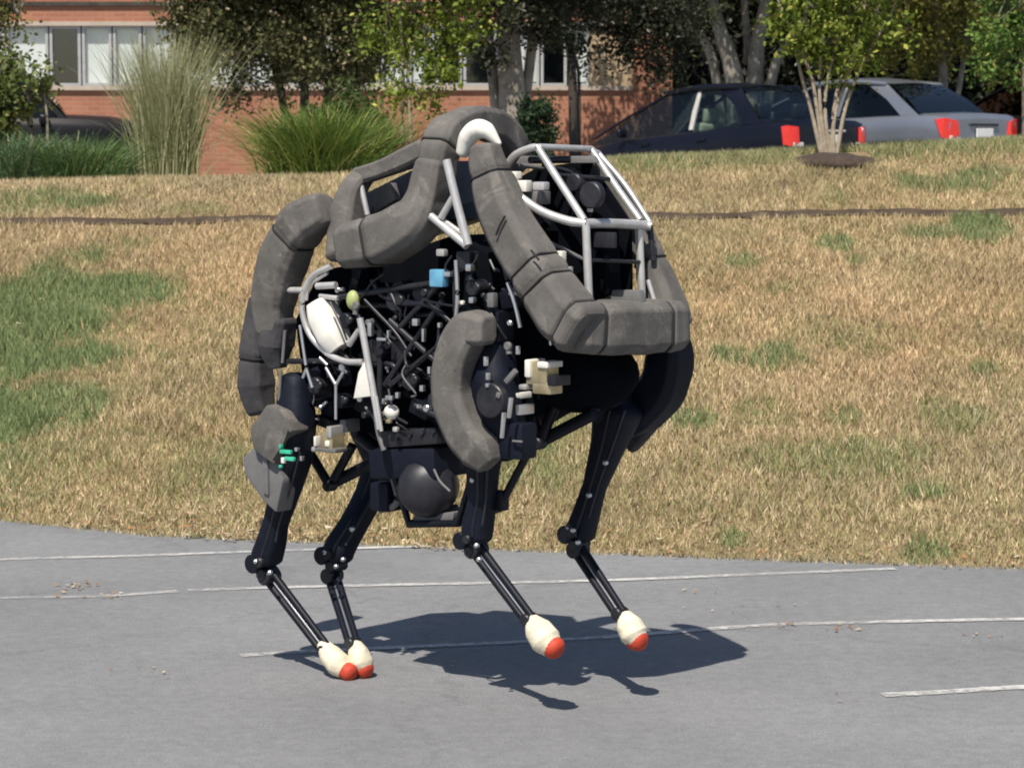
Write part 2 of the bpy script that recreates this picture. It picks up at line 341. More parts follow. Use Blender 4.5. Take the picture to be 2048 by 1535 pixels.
# ------------------------------------------------------------------ ground: track, bank, car park
EX = np.array([-2.17, -1.475, -.525, 0, .725, 1.92]); EYv = np.array([10.95, 10.53, 10.27, 10.15, 9.96, 9.70])
def edge_y(X):
    X = np.asarray(X, dtype=float); y = np.interp(X, EX, EYv)
    y = np.where(X < EX[0], EYv[0]-(X-EX[0])*0.45, y); y = np.where(X > EX[-1], EYv[-1]-(X-EX[-1])*0.2, y)
    return y
CX = np.array([-3.27, -1.67, 0, .72, 2.16, 3.27]); CZ = np.array([1.345, 1.385, 1.45, 1.485, 1.55, 1.60])
def crest_z(X): return np.interp(X, CX, CZ)
def fnoise(X, Y, seed=0):
    r = np.random.default_rng(seed); s = 0
    for k in range(7):
        a = r.uniform(0, 2*np.pi); f = 0.9*1.7**k; p = r.uniform(0, 6.28)
        s = s + np.sin((X*np.cos(a)+Y*np.sin(a))*f+p+1.3*np.sin(X*f*0.5+p)) / 1.5**k
    return s/2.6
YC = 16.5
def bank_z(X, Y):
    X = np.asarray(X, float); Y = np.asarray(Y, float)
    e = edge_y(X); t = np.clip((Y-e)/(YC-e), 0, 1)
    prof = 0.97*t + 0.03*t*t*(3-2*t)
    z = crest_z(X)*prof
    z = np.where(Y > YC, crest_z(X)-0.0*Y, z)
    # a little roll-off past the crest and down to the car park
    d = np.clip((Y-18.0)/5.0, 0, 1); z = z*(1-d*d*(3-2*d)) + 0.80*(d*d*(3-2*d))
    return z + 0.022*fnoise(X*1.2, Y*1.2, 3)*np.clip((Y-e)*2, 0, 1)*(1-d)
def grid_mesh(name, xs, ys, fz):
    XX, YY = np.meshgrid(xs, ys); Z = fz(XX, YY)
    V = np.stack([XX.ravel(), YY.ravel(), Z.ravel()], 1); nx, ny = len(xs), len(ys)
    i, j = np.meshgrid(np.arange(nx-1), np.arange(ny-1)); a = (j*nx+i).ravel()
    return np_mesh(name, V, np.stack([a, a+1, a+1+nx, a+nx], 1))
me = np_mesh('track', [[-60, -60, 0], [60, -60, 0], [60, 24, 0], [-60, 24, 0]], [[0, 1, 2, 3]])
tag(mesh_obj('asphalt_track', me, M['asphalt']), kind='structure')

def bank_mat():
    m = pmat('dry_turf', (0.16, 0.115, 0.06), (0.28, 0.21, 0.11), rough=0.95, scale=6, bump=0.6, bscale=30)
    return m
M['turf'] = bank_mat()
xs = np.concatenate([np.linspace(-60, -7, 20), np.linspace(-6.8, 6.8, 120), np.linspace(7, 60, 20)])
def strip(name, t0, t1, n, mat):
    XX = np.tile(xs, (n, 1)); T = np.linspace(0, 1, n)[:, None]
    e = edge_y(XX); y0 = e+0.0 if t0 is None else np.full_like(XX, t0)
    YY = y0+(t1-y0)*T; Z = bank_z(XX, YY)-(0.01 if t0 is None else 0)*(1-T)
    V = np.stack([XX.ravel(), YY.ravel(), Z.ravel()], 1); nx = len(xs)
    i, j = np.meshgrid(np.arange(nx-1), np.arange(n-1)); a = (j*nx+i).ravel()
    me = np_mesh(name, V, np.stack([a, a+1, a+1+nx, a+nx], 1)); shade(me)
    return tag(mesh_obj(name, me, mat), kind='structure')
strip('grass_bank', None, 24.0, 140, M['turf'])
me = np_mesh('car_park', [[-600, 23.5, .80], [600, 23.5, .80], [600, 1500, .80], [-600, 1500, .80]], [[0, 1, 2, 3]])
tag(mesh_obj('car_park', me, M['asphalt']), kind='structure')
me = np_mesh('ground', [[-1500, -1500, -.25], [1500, -1500, -.25], [1500, 1500, -.25], [-1500, 1500, -.25]], [[0, 1, 2, 3]])
tag(mesh_obj('ground', me, M['turf']), kind='structure')

# lane lines: painted strips on the track (4 mm up), following the photographed curves
def lane(pxs, wpx_m=0.05, gaps=()):
    C = [G(x, y) for x, y in pxs]; P, _ = catmull(C, 24)
    V = []; Fc = []; N = len(P)
    for i, p in enumerate(P):
        t = (P[min(i+1, N-1)]-P[max(i-1, 0)]).normalized(); nrm = Vector((-t.y, t.x, 0))
        wj = wpx_m*(0.95+0.06*math.sin(i*.7)+random.uniform(-.05, .05))
        V += [p+nrm*wj/2+Vector((0, 0, .004)), p-nrm*wj/2+Vector((0, 0, .004))]
    rnd = random.Random(len(pxs)*7+int(pxs[0][1]))
    for i in range(N-1):
        if any(a <= i/N <= b for a, b in gaps): continue
        Fc.append([2*i, 2*i+1, 2*i+3, 2*i+2])
    o = mesh_obj('lane_line', np_mesh('lane_line', V, Fc), M['lanepaint']); tag(o, kind='structure')
lane([(-300, 1217), (0, 1197), (200, 1193), (420, 1180), (760, 1171), (1024, 1166), (1250, 1160), (1500, 1150), (1790, 1138)], 0.05, gaps=((0.338, 0.35),))
lane([(-300, 1136), (0, 1120), (250, 1113), (560, 1102), (780, 1095), (860, 1093)], 0.05)
lane([(480, 1312), (650, 1302), (900, 1291), (1200, 1276), (1500, 1253), (1700, 1246), (2048, 1239), (2400, 1236)], 0.05)
lane([(1765, 1391), (1900, 1384), (2048, 1375), (2400, 1362)], 0.055)

# ------------------------------------------------------------------ grass
def lerp3(a, b, t): return a*(1-t[:, None])+b*t[:, None]
def pix_of(X, Y, Z):
    d = np.stack([X, Y, Z-EYE], 1); f = d[:, 1]*math.cos(PITCH)-d[:, 2]*math.sin(PITCH); u = d[:, 1]*math.sin(PITCH)+d[:, 2]*math.cos(PITCH)
    return 1024+F*d[:, 0]/f, 767.5-F*u/f
# green patches on the bank: (x, y, radius x, radius y, strength), measured once into world places
GP = []
for (px, py, rx, ry, s) in [(60, 640, 190, 85, 1.0), (250, 585, 120, 38, .9), (20, 720, 130, 45, 1.0), (60, 830, 170, 55, .75), (100, 930, 190, 60, .45), (60, 980, 120, 40, .4),
        (90, 405, 130, 22, .6), (160, 408, 60, 14, .8), (400, 950, 120, 50, .35), (430, 920, 90, 40, .3), (380, 420, 50, 10, .5), (1950, 455, 60, 22, 1.0), (1850, 470, 60, 12, .7),
        (1670, 490, 35, 14, .7), (1710, 525, 28, 10, .6), (1490, 525, 28, 12, .6), (1550, 712, 42, 22, .8), (1460, 712, 32, 15, .7), (1630, 665, 60, 30, .45), (1740, 680, 90, 28, .4), (1970, 742, 28, 18, .6),
        (1380, 840, 40, 18, .7), (1530, 825, 60, 28, .55), (1690, 835, 40, 18, .6), (1900, 840, 60, 40, .55), (1560, 920, 100, 35, .45), (1700, 925, 110, 45, .6), (1830, 990, 50, 12, .6), (1780, 910, 90, 30, .4),
        (1460, 1080, 26, 20, .6), (1840, 1110, 40, 18, .9), (1100, 900, 110, 70, .55), (1120, 1000, 120, 40, .25), (1350, 1000, 60, 40, .3), (1560, 580, 40, 8, .4), (1880, 370, 100, 14, .6), (1960, 355, 100, 12, .4), (400, 1070, 30, 12, .5), (1010, 1075, 60, 12, .3)]:
    # march the ray onto the bank
    d = ray(px, py); Yk = 9.0
    while Yk < 18:
        p = CAM+d*(Yk/d.y)
        if p.z <= float(bank_z(p.x, p.y)): break
        Yk += 0.01
    GP.append((p.x, p.y, rx*Yk/F, ry*Yk/F/max(0.08, (0.238+ (EYE-p.z)/Yk)), s))
DITCH_PX = [(-100, 447), (200, 446), (420, 443), (560, 440), (900, 440), (1200, 438), (1500, 434), (1800, 428), (2150, 422)]
DX = []; DY = []
for (px, py) in DITCH_PX:
    d = ray(px, py); Yk = 12.0
    while Yk < 18:
        p = CAM+d*(Yk/d.y)
        if p.z <= float(bank_z(p.x, p.y)): break
        Yk += 0.005
    DX.append(p.x); DY.append(p.y)
DX = np.array(DX); DY = np.array(DY)
def grass(n, xr, yr_off, seed, hmin, hmax):
    r = np.random.default_rng(seed)
    X = r.uniform(xr[0], xr[1], n); e = edge_y(X); Y = e+yr_off[0]+(yr_off[1]-e-yr_off[0])*r.uniform(0, 1, n)
    keep = np.abs(Y-np.interp(X, DX, DY)) > 0.05+0.03*r.random(n)
    # keep the planting bed at the top left clear
    keep &= ~((Y > 16.45) & (X < 0.6) & (r.random(n) < 0.7))
    keep &= ~(((X-2.03)/0.23)**2+((Y-16.40)/0.30)**2 < 1)
    X, Y = X[keep], Y[keep]; n = len(X); Z = bank_z(X, Y)-0.004
    g = np.zeros(n)
    for (cx, cy, rx, ry, s) in GP:
        q = ((X-cx)/rx)**2+((Y-cy)/ry)**2
        q = q*(1+0.8*fnoise(X*5, Y*5, 31))+.5*fnoise(X*19, Y*13, 32)
        g = np.maximum(g, np.minimum(1.2*s, 1)*np.clip(1.1-.55*q, 0, .74))
    g = np.clip(g+0.24*fnoise(X*2.5, Y*1.4, 5)+0.14*fnoise(X*9, Y*5, 6)+0.25, 0, 1)
    g = np.maximum(g, np.clip((Y-15.9)/0.4, 0, 1)*np.clip((X-0.2)/0.4, 0, 1)*0.75)            # the mown green strip on the crest
    g = np.maximum(g, 0.42*np.clip(1.3-(Y-edge_y(X))/1.9, 0, 1))
    isg = r.random(n) < g
    u = r.random(n)
    straw = lerp3(np.array([0.38, 0.285, 0.165]), np.array([0.78, 0.65, 0.43]), u)
    warm = np.clip(0.5+0.8*fnoise(X*1.3, Y*1.3, 8), 0, 1)
    straw = straw*(1-0.25*warm[:, None]*np.array([0.0, 0.35, 0.6]))
    lum = np.clip(1.02+0.20*fnoise(X*3.1, Y*1.7, 9)+0.16*fnoise(X*13, Y*7, 12)+0.13*fnoise(X*37, Y*19, 13), .45, 1.6)
    straw = straw*lum[:, None]
    dark = r.random(n) < 0.10+0.22*np.clip(fnoise(X*21, Y*9, 15)-.25, 0, 1); straw[dark] *= 0.42  # shadow gaps in the turf painted as darkened blades
    gr = lerp3(np.array([0.14, 0.19, 0.075]), np.array([0.31, 0.38, 0.17]), r.random(n))
    pale = lerp3(np.array([0.24, 0.24, 0.10]), np.array([0.46, 0.42, 0.20]), r.random(n))
    lush = np.clip((g-0.45)*2.2, 0, 1)
    gr = lerp3(pale, gr, lush)
    c = np.where(isg[:, None], gr, straw)
    h = r.uniform(hmin, hmax, n)*np.clip(1+.45*fnoise(X*17, Y*11, 23), .5, 1.7)*(1+0.35*lush)*np.clip(0.55+(Y-edge_y(X))*0.6, 0.55, 1); wd = r.uniform(0.002, 0.0045, n)
    az = r.uniform(0, 2*np.pi, n); ln = r.uniform(0.15, 0.85, n)*h; fa = r.uniform(0, np.pi, n)
    bx, by = np.cos(fa)*wd, np.sin(fa)*wd
    V = np.empty((n, 3, 3))
    V[:, 0] = np.stack([X-bx, Y-by, Z], 1); V[:, 1] = np.stack([X+bx, Y+by, Z], 1)
    V[:, 2] = np.stack([X+np.cos(az)*ln, Y+np.sin(az)*ln, Z+h], 1)
    me = np_mesh('grass', V.reshape(-1, 3), np.arange(n*3).reshape(-1, 3), np.repeat(c, 3, 0))
    o = mesh_obj('grass', me, M['blade'])
    return tag(o, 'dry straw coloured grass with green patches covering the sloping bank', 'grass', kind='stuff')
grass(720000, (-4.6, 4.6), (-0.03, 17.6), 21, 0.018, 0.048)

# dark soil line cut across the bank
bm = bmesh.new()
XS = np.linspace(-6, 6, 160); prev = None
for x in XS:
    y = float(np.interp(x, DX, DY)); wv = 0.035+0.012*math.sin(x*9)+0.01*math.sin(x*23)
    row = [bm.verts.new((x, y-wv, float(bank_z(x, y-wv))+.006)), bm.verts.new((x, y, float(bank_z(x, y))+.012)), bm.verts.new((x, y+wv, float(bank_z(x, y+wv))+.02))]
    if prev:
        for k in range(2): bm.faces.new((prev[k], row[k], row[k+1], prev[k+1]))
    prev = row
tag(bm_obj('soil_strip', bm, M['soil'], smooth=True), kind='structure')

# leaf litter along the edge of the asphalt, and a few leaves blown onto it
def litter(pts, seed, label):
    r = np.random.default_rng(seed); n = len(pts); V = []; Fc = []; Cc = []
    pal = np.array([[.34, .21, .11], [.48, .36, .22], [.22, .12, .07], [.56, .47, .34], [.36, .18, .08]])
    for i, (x, y, z, s) in enumerate(pts):
        a = r.uniform(0, 6.28); t = r.uniform(-.5, .5, 2); c, sn = math.cos(a), math.sin(a); k = len(V)
        for (u, v, wv) in ((-1, 0, .25), (-.2, -.55, 0), (.9, 0, .3), (.1, .6, .05)):
            V.append((x+(u*c-v*sn)*s, y+(u*sn+v*c)*s, z+s*(wv+.4+u*t[0]+v*t[1])*0.6))
            Cc.append(pal[i % 5]*r.uniform(.8, 1.15))
        Fc.append([k, k+1, k+2, k+3])
    o = mesh_obj('leaf_litter', np_mesh('leaf_litter', V, Fc, np.array(Cc)), M['litter'])
    return tag(o, label, 'leaf litter', kind='stuff')
pts = []
for i in range(1500):
    x = RNG.uniform(-4.5, 4.5); y = float(edge_y(x))+abs(RNG.normal(0, .16))-0.05+0.05*math.sin(x*7)
    if fnoise(np.array([x*2.]), np.array([0.]), 44)[0] + RNG.normal(0, .35) < 0.0: continue
    pts.append((x, y, max(0.004, float(bank_z(x, y)))+RNG.uniform(0.002, .03), RNG.uniform(.009, .022)))
for i in range(160):
    x = RNG.uniform(-3.2, 3.2); y = float(edge_y(x))+RNG.uniform(.2, 4); pts.append((x, y, float(bank_z(x, y))+.05, RNG.uniform(.008, .018)))
litter(pts, 3, 'brown dry leaves scattered along the grass edge of the asphalt')
pts = []
for (px, py, n, sx, sy) in [(140, 1172, 26, 60, 8), (180, 1192, 14, 120, 10), (1575, 1250, 9, 26, 7), (1690, 1257, 14, 34, 8), (1970, 1272, 6, 40, 8), (900, 1325, 6, 14, 10), (1420, 1190, 5, 200, 12), (1680, 1395, 3, 40, 20), (330, 1340, 5, 180, 20), (1500, 1215, 6, 160, 10)]:
    for i in range(n):
        p = G(px+RNG.normal(0, sx/2), py+RNG.normal(0, sy/2)); pts.append((p.x, p.y, .005, RNG.uniform(.006, .013)))
litter(pts, 4, 'few brown leaves blown across the grey asphalt')

# ------------------------------------------------------------------ brick building
YB = 42.0
def bz(py): return B(1024, py, YB).z
def bxx(px): return B(px, 100, YB).x
bld = empty('brick_building', (bxx(500), YB, .8), 'red brick building with a band of white blind windows', 'building')
O = Vector(bld.location)
def bpart(name, x0, x1, z0, z1, y0, y1, mat, parent=None, bev=0):
    bm = bmesh.new(); box(bm, Vector(((x0+x1)/2, (y0+y1)/2, (z0+z1)/2))-O, x1-x0, y1-y0, z1-z0)
    if bev: bevel_all(bm, bev, 1)
    return bm_obj(name, bm, mat, parent or bld)
XL, XR = bxx(-900), bxx(1345); ZS, ZT = bz(172), bz(52)
bpart('wall', XL, XR, .7, ZS, YB, YB+.3, M['brick']); bpart('wall', XL, XR, ZT, 8.2, YB, YB+.3, M['brick'])
bpart('wall', bxx(1266), XR, ZS, ZT, YB, YB+.3, M['brick'])
bpart('side_wall', XR-.3, XR, .7, 8.2, YB+.3, YB+12, M['brick'])
bpart('back_wall', XL, XR-.3, .7, 8.2, YB+11.7, YB+12, M['brick'])
bpart('roof', XL-.1, XR+.1, 8.2, 8.4, YB-.15, YB+12.1, M['stone'])
bpart('sill', XL, bxx(1266), ZS-.07, ZS, YB-.06, YB+.1, M['stone'])
bpart('lintel', XL, bxx(1266), ZT, ZT+.07, YB-.04, YB+.1, M['stone'])
bpart('string_course', XL, XR, bz(12), bz(4), YB-.05, YB+.05, M['barkd'])
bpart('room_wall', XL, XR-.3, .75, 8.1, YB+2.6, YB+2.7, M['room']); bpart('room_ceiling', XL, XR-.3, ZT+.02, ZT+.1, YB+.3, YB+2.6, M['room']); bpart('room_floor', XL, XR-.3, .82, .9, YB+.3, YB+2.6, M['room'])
bpart('panel', bxx(1180), bxx(1266), ZS, ZT, YB+.05, YB+.12, M['tan'])
edges_px = [-900+58.5*i for i in range(16)]
edges_px = [-890, -770, -650, -530, -410, -290, -180, -95, 10, 97, 162, 224, 284, 346, 410, 470, 503, 555, 600, 660, 715, 760, 815, 870, 925, 985, 1055, 1080, 1135, 1180]
dark_idx = {97, 555, 600, 715, 870, 925, 1080, 470, -530, -290}
for a, b_ in zip(edges_px, edges_px[1:]):
    x0, x1 = bxx(a)+.012, bxx(b_)-.012
    wobj = None
    bm = bmesh.new(); t = .045
    box(bm, Vector(((x0+t/2), YB+.08, (ZS+ZT)/2))-O, t, .09, ZT-ZS); box(bm, Vector(((x1-t/2), YB+.08, (ZS+ZT)/2))-O, t, .09, ZT-ZS)
    box(bm, Vector(((x0+x1)/2, YB+.08, ZS+t/2))-O, x1-x0-2*t, .086, t); box(bm, Vector(((x0+x1)/2, YB+.08, ZT-t/2))-O, x1-x0-2*t, .086, t)
    fr = bm_obj('window', bm, M['alu'], bld)
    bpart('pane', x0+t, x1-t, ZS+t, ZT-t, YB+.095, YB+.1, M['glass'], fr)
    if a not in dark_idx:
        bpart('blind', x0+t*.6, x1-t*.6, ZS+t+(.02 if a % 2 else .0), ZT-t*.6, YB+.135, YB+.142, M['blind'], fr)

# ------------------------------------------------------------------ trees and plants
def leaf_quads(centres, size, r, droop=0.3, aspect=0.55):
    n = len(centres); d = r.normal(size=(n, 3)); d[:, 2] -= droop; d /= np.linalg.norm(d, axis=1)[:, None]
    q = r.normal(size=(n, 3)); s = np.cross(d, q); s /= np.linalg.norm(s, axis=1)[:, None]
    L = size*r.uniform(.65, 1.3, n)[:, None]; W = L*aspect
    V = np.empty((n, 4, 3)); V[:, 0] = centres-d*L*.5; V[:, 1] = centres+s*W*.5; V[:, 2] = centres+d*L*.5; V[:, 3] = centres-s*W*.5
    return V.reshape(-1, 3)
def crown_obj(name, blobs, nleaf, size, pal, parent, base, seed, nclump=90, clump_r=0.22):
    """blobs: (centre, radii) ellipsoids; leaves gather in clumps spread through them"""
    r = np.random.default_rng(seed); vol = np.array([b[1][0]*b[1][1]*b[1][2] for b in blobs]); pr = vol/vol.sum()
    ci = r.choice(len(blobs), nclump, p=pr); cc = []
    for i in ci:
        v = r.normal(size=3); v /= np.linalg.norm(v); v *= r.uniform(.25, 1.0)**.5
        cc.append(np.array(blobs[i][0])+v*np.array(blobs[i][1]))
    cc = np.array(cc); cr = clump_r*r.uniform(.5, 1.4, nclump); shade_c = r.uniform(.7, 1.2, nclump); hue = r.random(nclump)
    k = r.integers(0, nclump, nleaf); P = cc[k]+r.normal(size=(nleaf, 3))*cr[k][:, None]*.6
    V = leaf_quads(P-np.array(base), size, r)
    a = np.array(pal[0]); b_ = np.array(pal[1]); c3 = np.array(pal[2])
    t = np.clip(hue[k]*.6+r.random(nleaf)*.4, 0, 1)
    c = a*(1-t[:, None])+b_*t[:, None]; m = r.random(nleaf) < pal[3]; c[m] = c3
    c = c*shade_c[k][:, None]*r.uniform(.75, 1.2, nleaf)[:, None]
    me = np_mesh(name, V, np.arange(nleaf*4).reshape(-1, 4), np.repeat(c, 4, 0))
    return mesh_obj(name, me, M['leaf'], parent), cc
def gz(x, y): return float(bank_z(x, y)) if y < 23 else .80
def tree(name, px, Y, stems, blobs_px, nleaf, size, pal, bark, label, seed, group=None, nclump=90, clump_r=.22, twigs=24, zbase=None):
    """stems: lists of (px, py, dY, radius in m); blobs: (px, py, dY, rx, ry(depth), rz) in metres"""
    x = B(px, 290, Y).x; base = Vector((x, Y, gz(x, Y)-.03))
    e = empty(name, base, label, 'tree', group)
    r = random.Random(seed); ends = []
    for st in stems:
        pts = [B(p[0], p[1], Y+p[2]) for p in st]
        if zbase is None: pts[0].z = base.z-.02
        tube_obj('trunk' if st is stems[0] else 'stem', pts, [p[3] for p in st], bark, e, base, seg=8, n=5); ends.append((pts[-1], st[-1][3], pts[-2] if len(pts) > 1 else base))
    blobs = [(tuple(B(b_[0], b_[1], Y+b_[2])), (b_[3], b_[4], b_[5])) for b_ in blobs_px]
    co, cc = crown_obj('crown', blobs, nleaf, size, pal, e, base, seed, nclump, clump_r)
    bm = bmesh.new()
    for i in range(min(twigs, len(cc))):
        en = r.choice(ends); c = Vector(cc[r.randrange(len(cc))]); s = en[0].lerp(en[2], r.uniform(0, .5))
        mid = s.lerp(c, .5)+Vector((r.uniform(-.12, .12), r.uniform(-.12, .12), r.uniform(-.05, .15)))
        tube(bm, [s-base, mid-base, c-base], [max(.004, en[1]*.45), max(.003, en[1]*.25), .002], n=4, seg=5)
    bm_obj('branch', bm, bark, e, smooth=True)
    return e
OLIVE = ((.075, .095, .03), (.19, .19, .075), (.42, .35, .22), .13)
LIME = ((.085, .145, .02), (.26, .32, .05), (.45, .44, .10), .10)
YEL = ((.15, .165, .035), (.38, .36, .085), (.52, .44, .15), .14)
DARK = ((.010, .014, .008), (.028, .034, .018), (.09, .09, .08), .05)  # evergreen leaves, darkened to carry the deep shade
MID = ((.035, .055, .016), (.09, .11, .035), (.2, .18, .09), .07)

# long olive crown over the windows, left of centre
tree('olive_tree', 610, 27.0, [[(600, 280, 0, .05), (610, 120, 0, .05), (600, -120, .1, .05), (580, -350, .2, .04)], [(610, 100, 0, .05), (520, 0, .2, .04), (430, -120, .1, .03)], [(610, 60, 0, .05), (700, -40, -.1, .04), (760, -160, 0, .03)]],
     [(430, 60, 0, .40, .7, .42), (560, 60, .1, .5, .8, .38), (690, 70, 0, .45, .8, .42), (450, 120, -.2, .30, .4, .38), (510, 170, -.2, .2, .3, .14), (600, 120, -.2, .22, .5, .18), (700, 140, .2, .3, .4, .2), (520, -120, 0, .9, 1.2, .7), (700, -160, 0, .8, 1.2, .7), (380, -50, 0, .25, .4, .4), (390, 60, .1, .22, .4, .36), (620, 160, .1, .3, .4, .12), (760, 60, .2, .3, .4, .5)],
     100000, .055, OLIVE, M['barkd'], 'broad olive green tree hanging over the windows left of the robot', 5, nclump=420, clump_r=.2)
# slim two-stemmed tree left of the robot's hump
tree('slim_tree', 812, 19.5, [[(806, 300, 0, .017), (805, 220, 0, .015), (806, 130, 0, .013), (800, 20, 0, .01), (790, -120, .05, .006)], [(824, 300, 0.02, .018), (820, 220, 0, .016), (818, 130, 0, .013), (850, 20, .05, .01), (880, -100, .05, .006)]],
     [(800, 60, 0, .30, .3, .24), (890, 70, .05, .30, .3, .3), (930, 10, 0, .25, .3, .3), (880, 150, 0, .16, .2, .16), (790, 140, 0, .12, .2, .16), (870, -120, 0, .5, .4, .4), (800, 190, 0, .07, .1, .14), (860, 200, 0.1, .12, .1, .10)],
     9000, .048, LIME, M['barkp'], 'slim two stemmed tree with bright green leaves beside the robot hump', 6, nclump=130, clump_r=.11, twigs=30)
# stout trunk behind the hump
tree('stout_tree', 1022, 26.0, [[(1030, 280, 0, .16), (1024, 200, 0, .135), (1020, 120, 0, .12), (1016, 30, 0, .11), (1020, -120, 0, .09)], [(1016, 60, 0, .06), (960, -60, .2, .05), (900, -220, .2, .03)], [(1018, 20, 0, .06), (1090, -80, .2, .05), (1150, -220, .2, .03)]],
     [(985, 60, -.3, .22, .3, .5), (1050, 30, -.2, .25, .5, .28), (1000, -90, 0, .9, 1.0, .5), (1120, 60, -.2, .25, .4, .25), (1180, 70, .2, .22, .4, .32), (1190, 130, .3, .16, .2, .14), (1080, -140, 0, 1.0, 1.0, .5), (1090, 20, .1, .34, .4, .3), (980, 10, .1, .3, .4, .3), (1150, -10, .1, .4, .4, .3), (930, 130, .3, .18, .2, .14)],
     26000, .055, ((.02, .028, .012), (.06, .065, .03), (.22, .21, .17), .12), M['bark'], 'stout grey trunked tree standing behind the robot hump', 7, nclump=280, clump_r=.15)
# thin dark trunk
tree('thin_dark_tree', 1145, 28.0, [[(1150, 285, 0, .055), (1146, 200, 0, .05), (1142, 120, 0, .045), (1135, 40, 0, .04), (1150, -140, 0, .03)], [(1160, 285, .1, .02), (1158, 170, 0.05, .018), (1150, 110, 0, .015)]],
     [(1120, -60, 0, .7, .7, .42), (1230, 0, .3, .42, .5, .36), (1060, -90, 0, .6, .6, .4), (1240, 90, .4, .2, .3, .24), (1300, 70, .3, .34, .4, .42), (1340, 140, .3, .2, .3, .2), (1110, 30, .2, .3, .4, .24), (1360, 20, .2, .4, .4, .4)],
     26000, .055, ((.016, .022, .010), (.05, .055, .028), (.16, .16, .13), .10), M['barkd'], 'thin dark trunk tree in front of the brick wall', 8, nclump=300, clump_r=.16)
# pale multi-stemmed tree behind the dark car, its wide canopy shading what stands beyond
tree('spreading_tree', 1500, 38.0, [[(1480, 260, 0, .17), (1470, 170, 0, .14), (1440, 60, 0, .10), (1400, -90, 0, .07)], [(1500, 260, .1, .17), (1510, 160, 0, .13), (1520, 60, 0, .10), (1560, -100, 0, .07)], [(1520, 240, -.1, .09), (1545, 150, -.1, .075), (1590, 70, -.2, .06), (1650, -40, -.2, .05)], [(1465, 240, .1, .08), (1425, 120, .1, .07), (1360, 40, 0, .05), (1260, -50, 0, .04)], [(1490, 240, .2, .08), (1495, 130, .2, .06), (1490, 20, .2, .05), (1480, -120, .2, .04)]],
     [(1300, -110, .5, 1.9, 2.2, .75), (1600, -120, .5, 2.0, 2.2, .8), (1450, -170, 0, 2.4, 2.6, .8), (1180, -90, 1.5, 1.4, 1.6, .6), (1330, 10, -.5, .3, .4, .25), (1800, -120, 1.5, 1.4, 1.6, .7), (1380, 20, -1.0, .35, .3, .25), (1450, -300, 0, 2.6, 2.8, 1.3)],
     52000, .10, ((.05, .07, .018), (.14, .16, .04), (.28, .26, .1), .06), M['bark'], 'spreading pale stemmed tree behind the dark sedan', 9, nclump=380, clump_r=.38, twigs=40)
# dense evergreens beyond, deep shade put into their dark leaf colours
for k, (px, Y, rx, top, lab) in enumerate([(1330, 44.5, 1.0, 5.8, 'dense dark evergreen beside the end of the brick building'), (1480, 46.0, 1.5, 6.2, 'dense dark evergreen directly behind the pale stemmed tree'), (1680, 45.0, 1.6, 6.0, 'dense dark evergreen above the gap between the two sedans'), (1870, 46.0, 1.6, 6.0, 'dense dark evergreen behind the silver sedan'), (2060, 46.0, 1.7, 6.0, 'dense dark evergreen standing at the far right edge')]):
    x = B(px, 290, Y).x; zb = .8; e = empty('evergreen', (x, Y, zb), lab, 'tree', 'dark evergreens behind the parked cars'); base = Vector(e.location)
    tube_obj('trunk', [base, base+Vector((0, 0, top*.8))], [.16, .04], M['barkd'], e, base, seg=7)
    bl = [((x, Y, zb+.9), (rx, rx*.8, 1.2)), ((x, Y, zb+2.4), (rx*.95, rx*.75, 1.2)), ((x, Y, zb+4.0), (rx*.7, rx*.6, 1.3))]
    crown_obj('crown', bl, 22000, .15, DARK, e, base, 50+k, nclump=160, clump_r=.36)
for k, (px, Y, rx, top, lab) in enumerate([(1400, 53.0, 2.1, 8.0, 'tall shade darkened evergreen in the rear row nearest the building'), (1760, 54.0, 2.2, 8.0, 'tall shade darkened evergreen in the rear row behind the silver sedan'), (2120, 53.5, 2.2, 8.0, 'tall shade darkened evergreen in the rear row at the right edge')]):
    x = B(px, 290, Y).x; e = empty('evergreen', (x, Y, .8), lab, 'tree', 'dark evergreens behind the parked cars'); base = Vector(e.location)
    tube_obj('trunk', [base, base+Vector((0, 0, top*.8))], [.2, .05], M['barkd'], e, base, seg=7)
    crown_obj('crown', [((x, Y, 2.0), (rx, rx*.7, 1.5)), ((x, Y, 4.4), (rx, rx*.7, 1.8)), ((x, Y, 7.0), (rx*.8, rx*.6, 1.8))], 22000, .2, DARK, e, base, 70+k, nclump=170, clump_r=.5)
# small multi-stemmed tree in its mulch ring
def bush_tree():
    Y = 16.6
    st = []
    for (a, b_, c, d) in [(1648, 1634, 1618, 1560), (1655, 1641, 1640, 1650), (1662, 1650, 1660, 1700), (1668, 1668, 1690, 1760), (1672, 1690, 1720, 1790), (1645, 1622, 1600, 1575), (1660, 1672, 1700, 1730)]:
        st.append([(a, 300, 0, .015), (b_, 220, 0, .0125), (c, 140, 0, .011), (d, 10, 0, .007), (d+(d-c)*.6, -90, 0, .004)])
    tree('multi_stem_tree', 1655, Y, st, [(1600, 60, 0, .18, .22, .2), (1680, 70, 0, .22, .25, .24), (1760, 60, 0, .2, .25, .2), (1640, 130, 0, .13, .15, .1), (1720, 120, 0, .15, .15, .12), (1700, -40, 0, .45, .4, .2), (1580, 20, 0, .14, .2, .16), (1690, 180, 0, .06, .08, .05)],
         6500, .042, LIME, M['barkp'], 'small many stemmed tree growing from a mulch ring before the cars', 12, nclump=150, clump_r=.085, twigs=40)
bush_tree()
bm = bmesh.new()
c0 = B(1650, 305, 16.5); 
for i in range(1):
    bmesh.ops.create_uvsphere(bm, u_segments=36, v_segments=12, radius=1, matrix=Matrix.Translation((2.05, 16.45, float(bank_z(2.05, 16.3))-.035)) @ Matrix.Diagonal((.31, .46, .075, 1)))
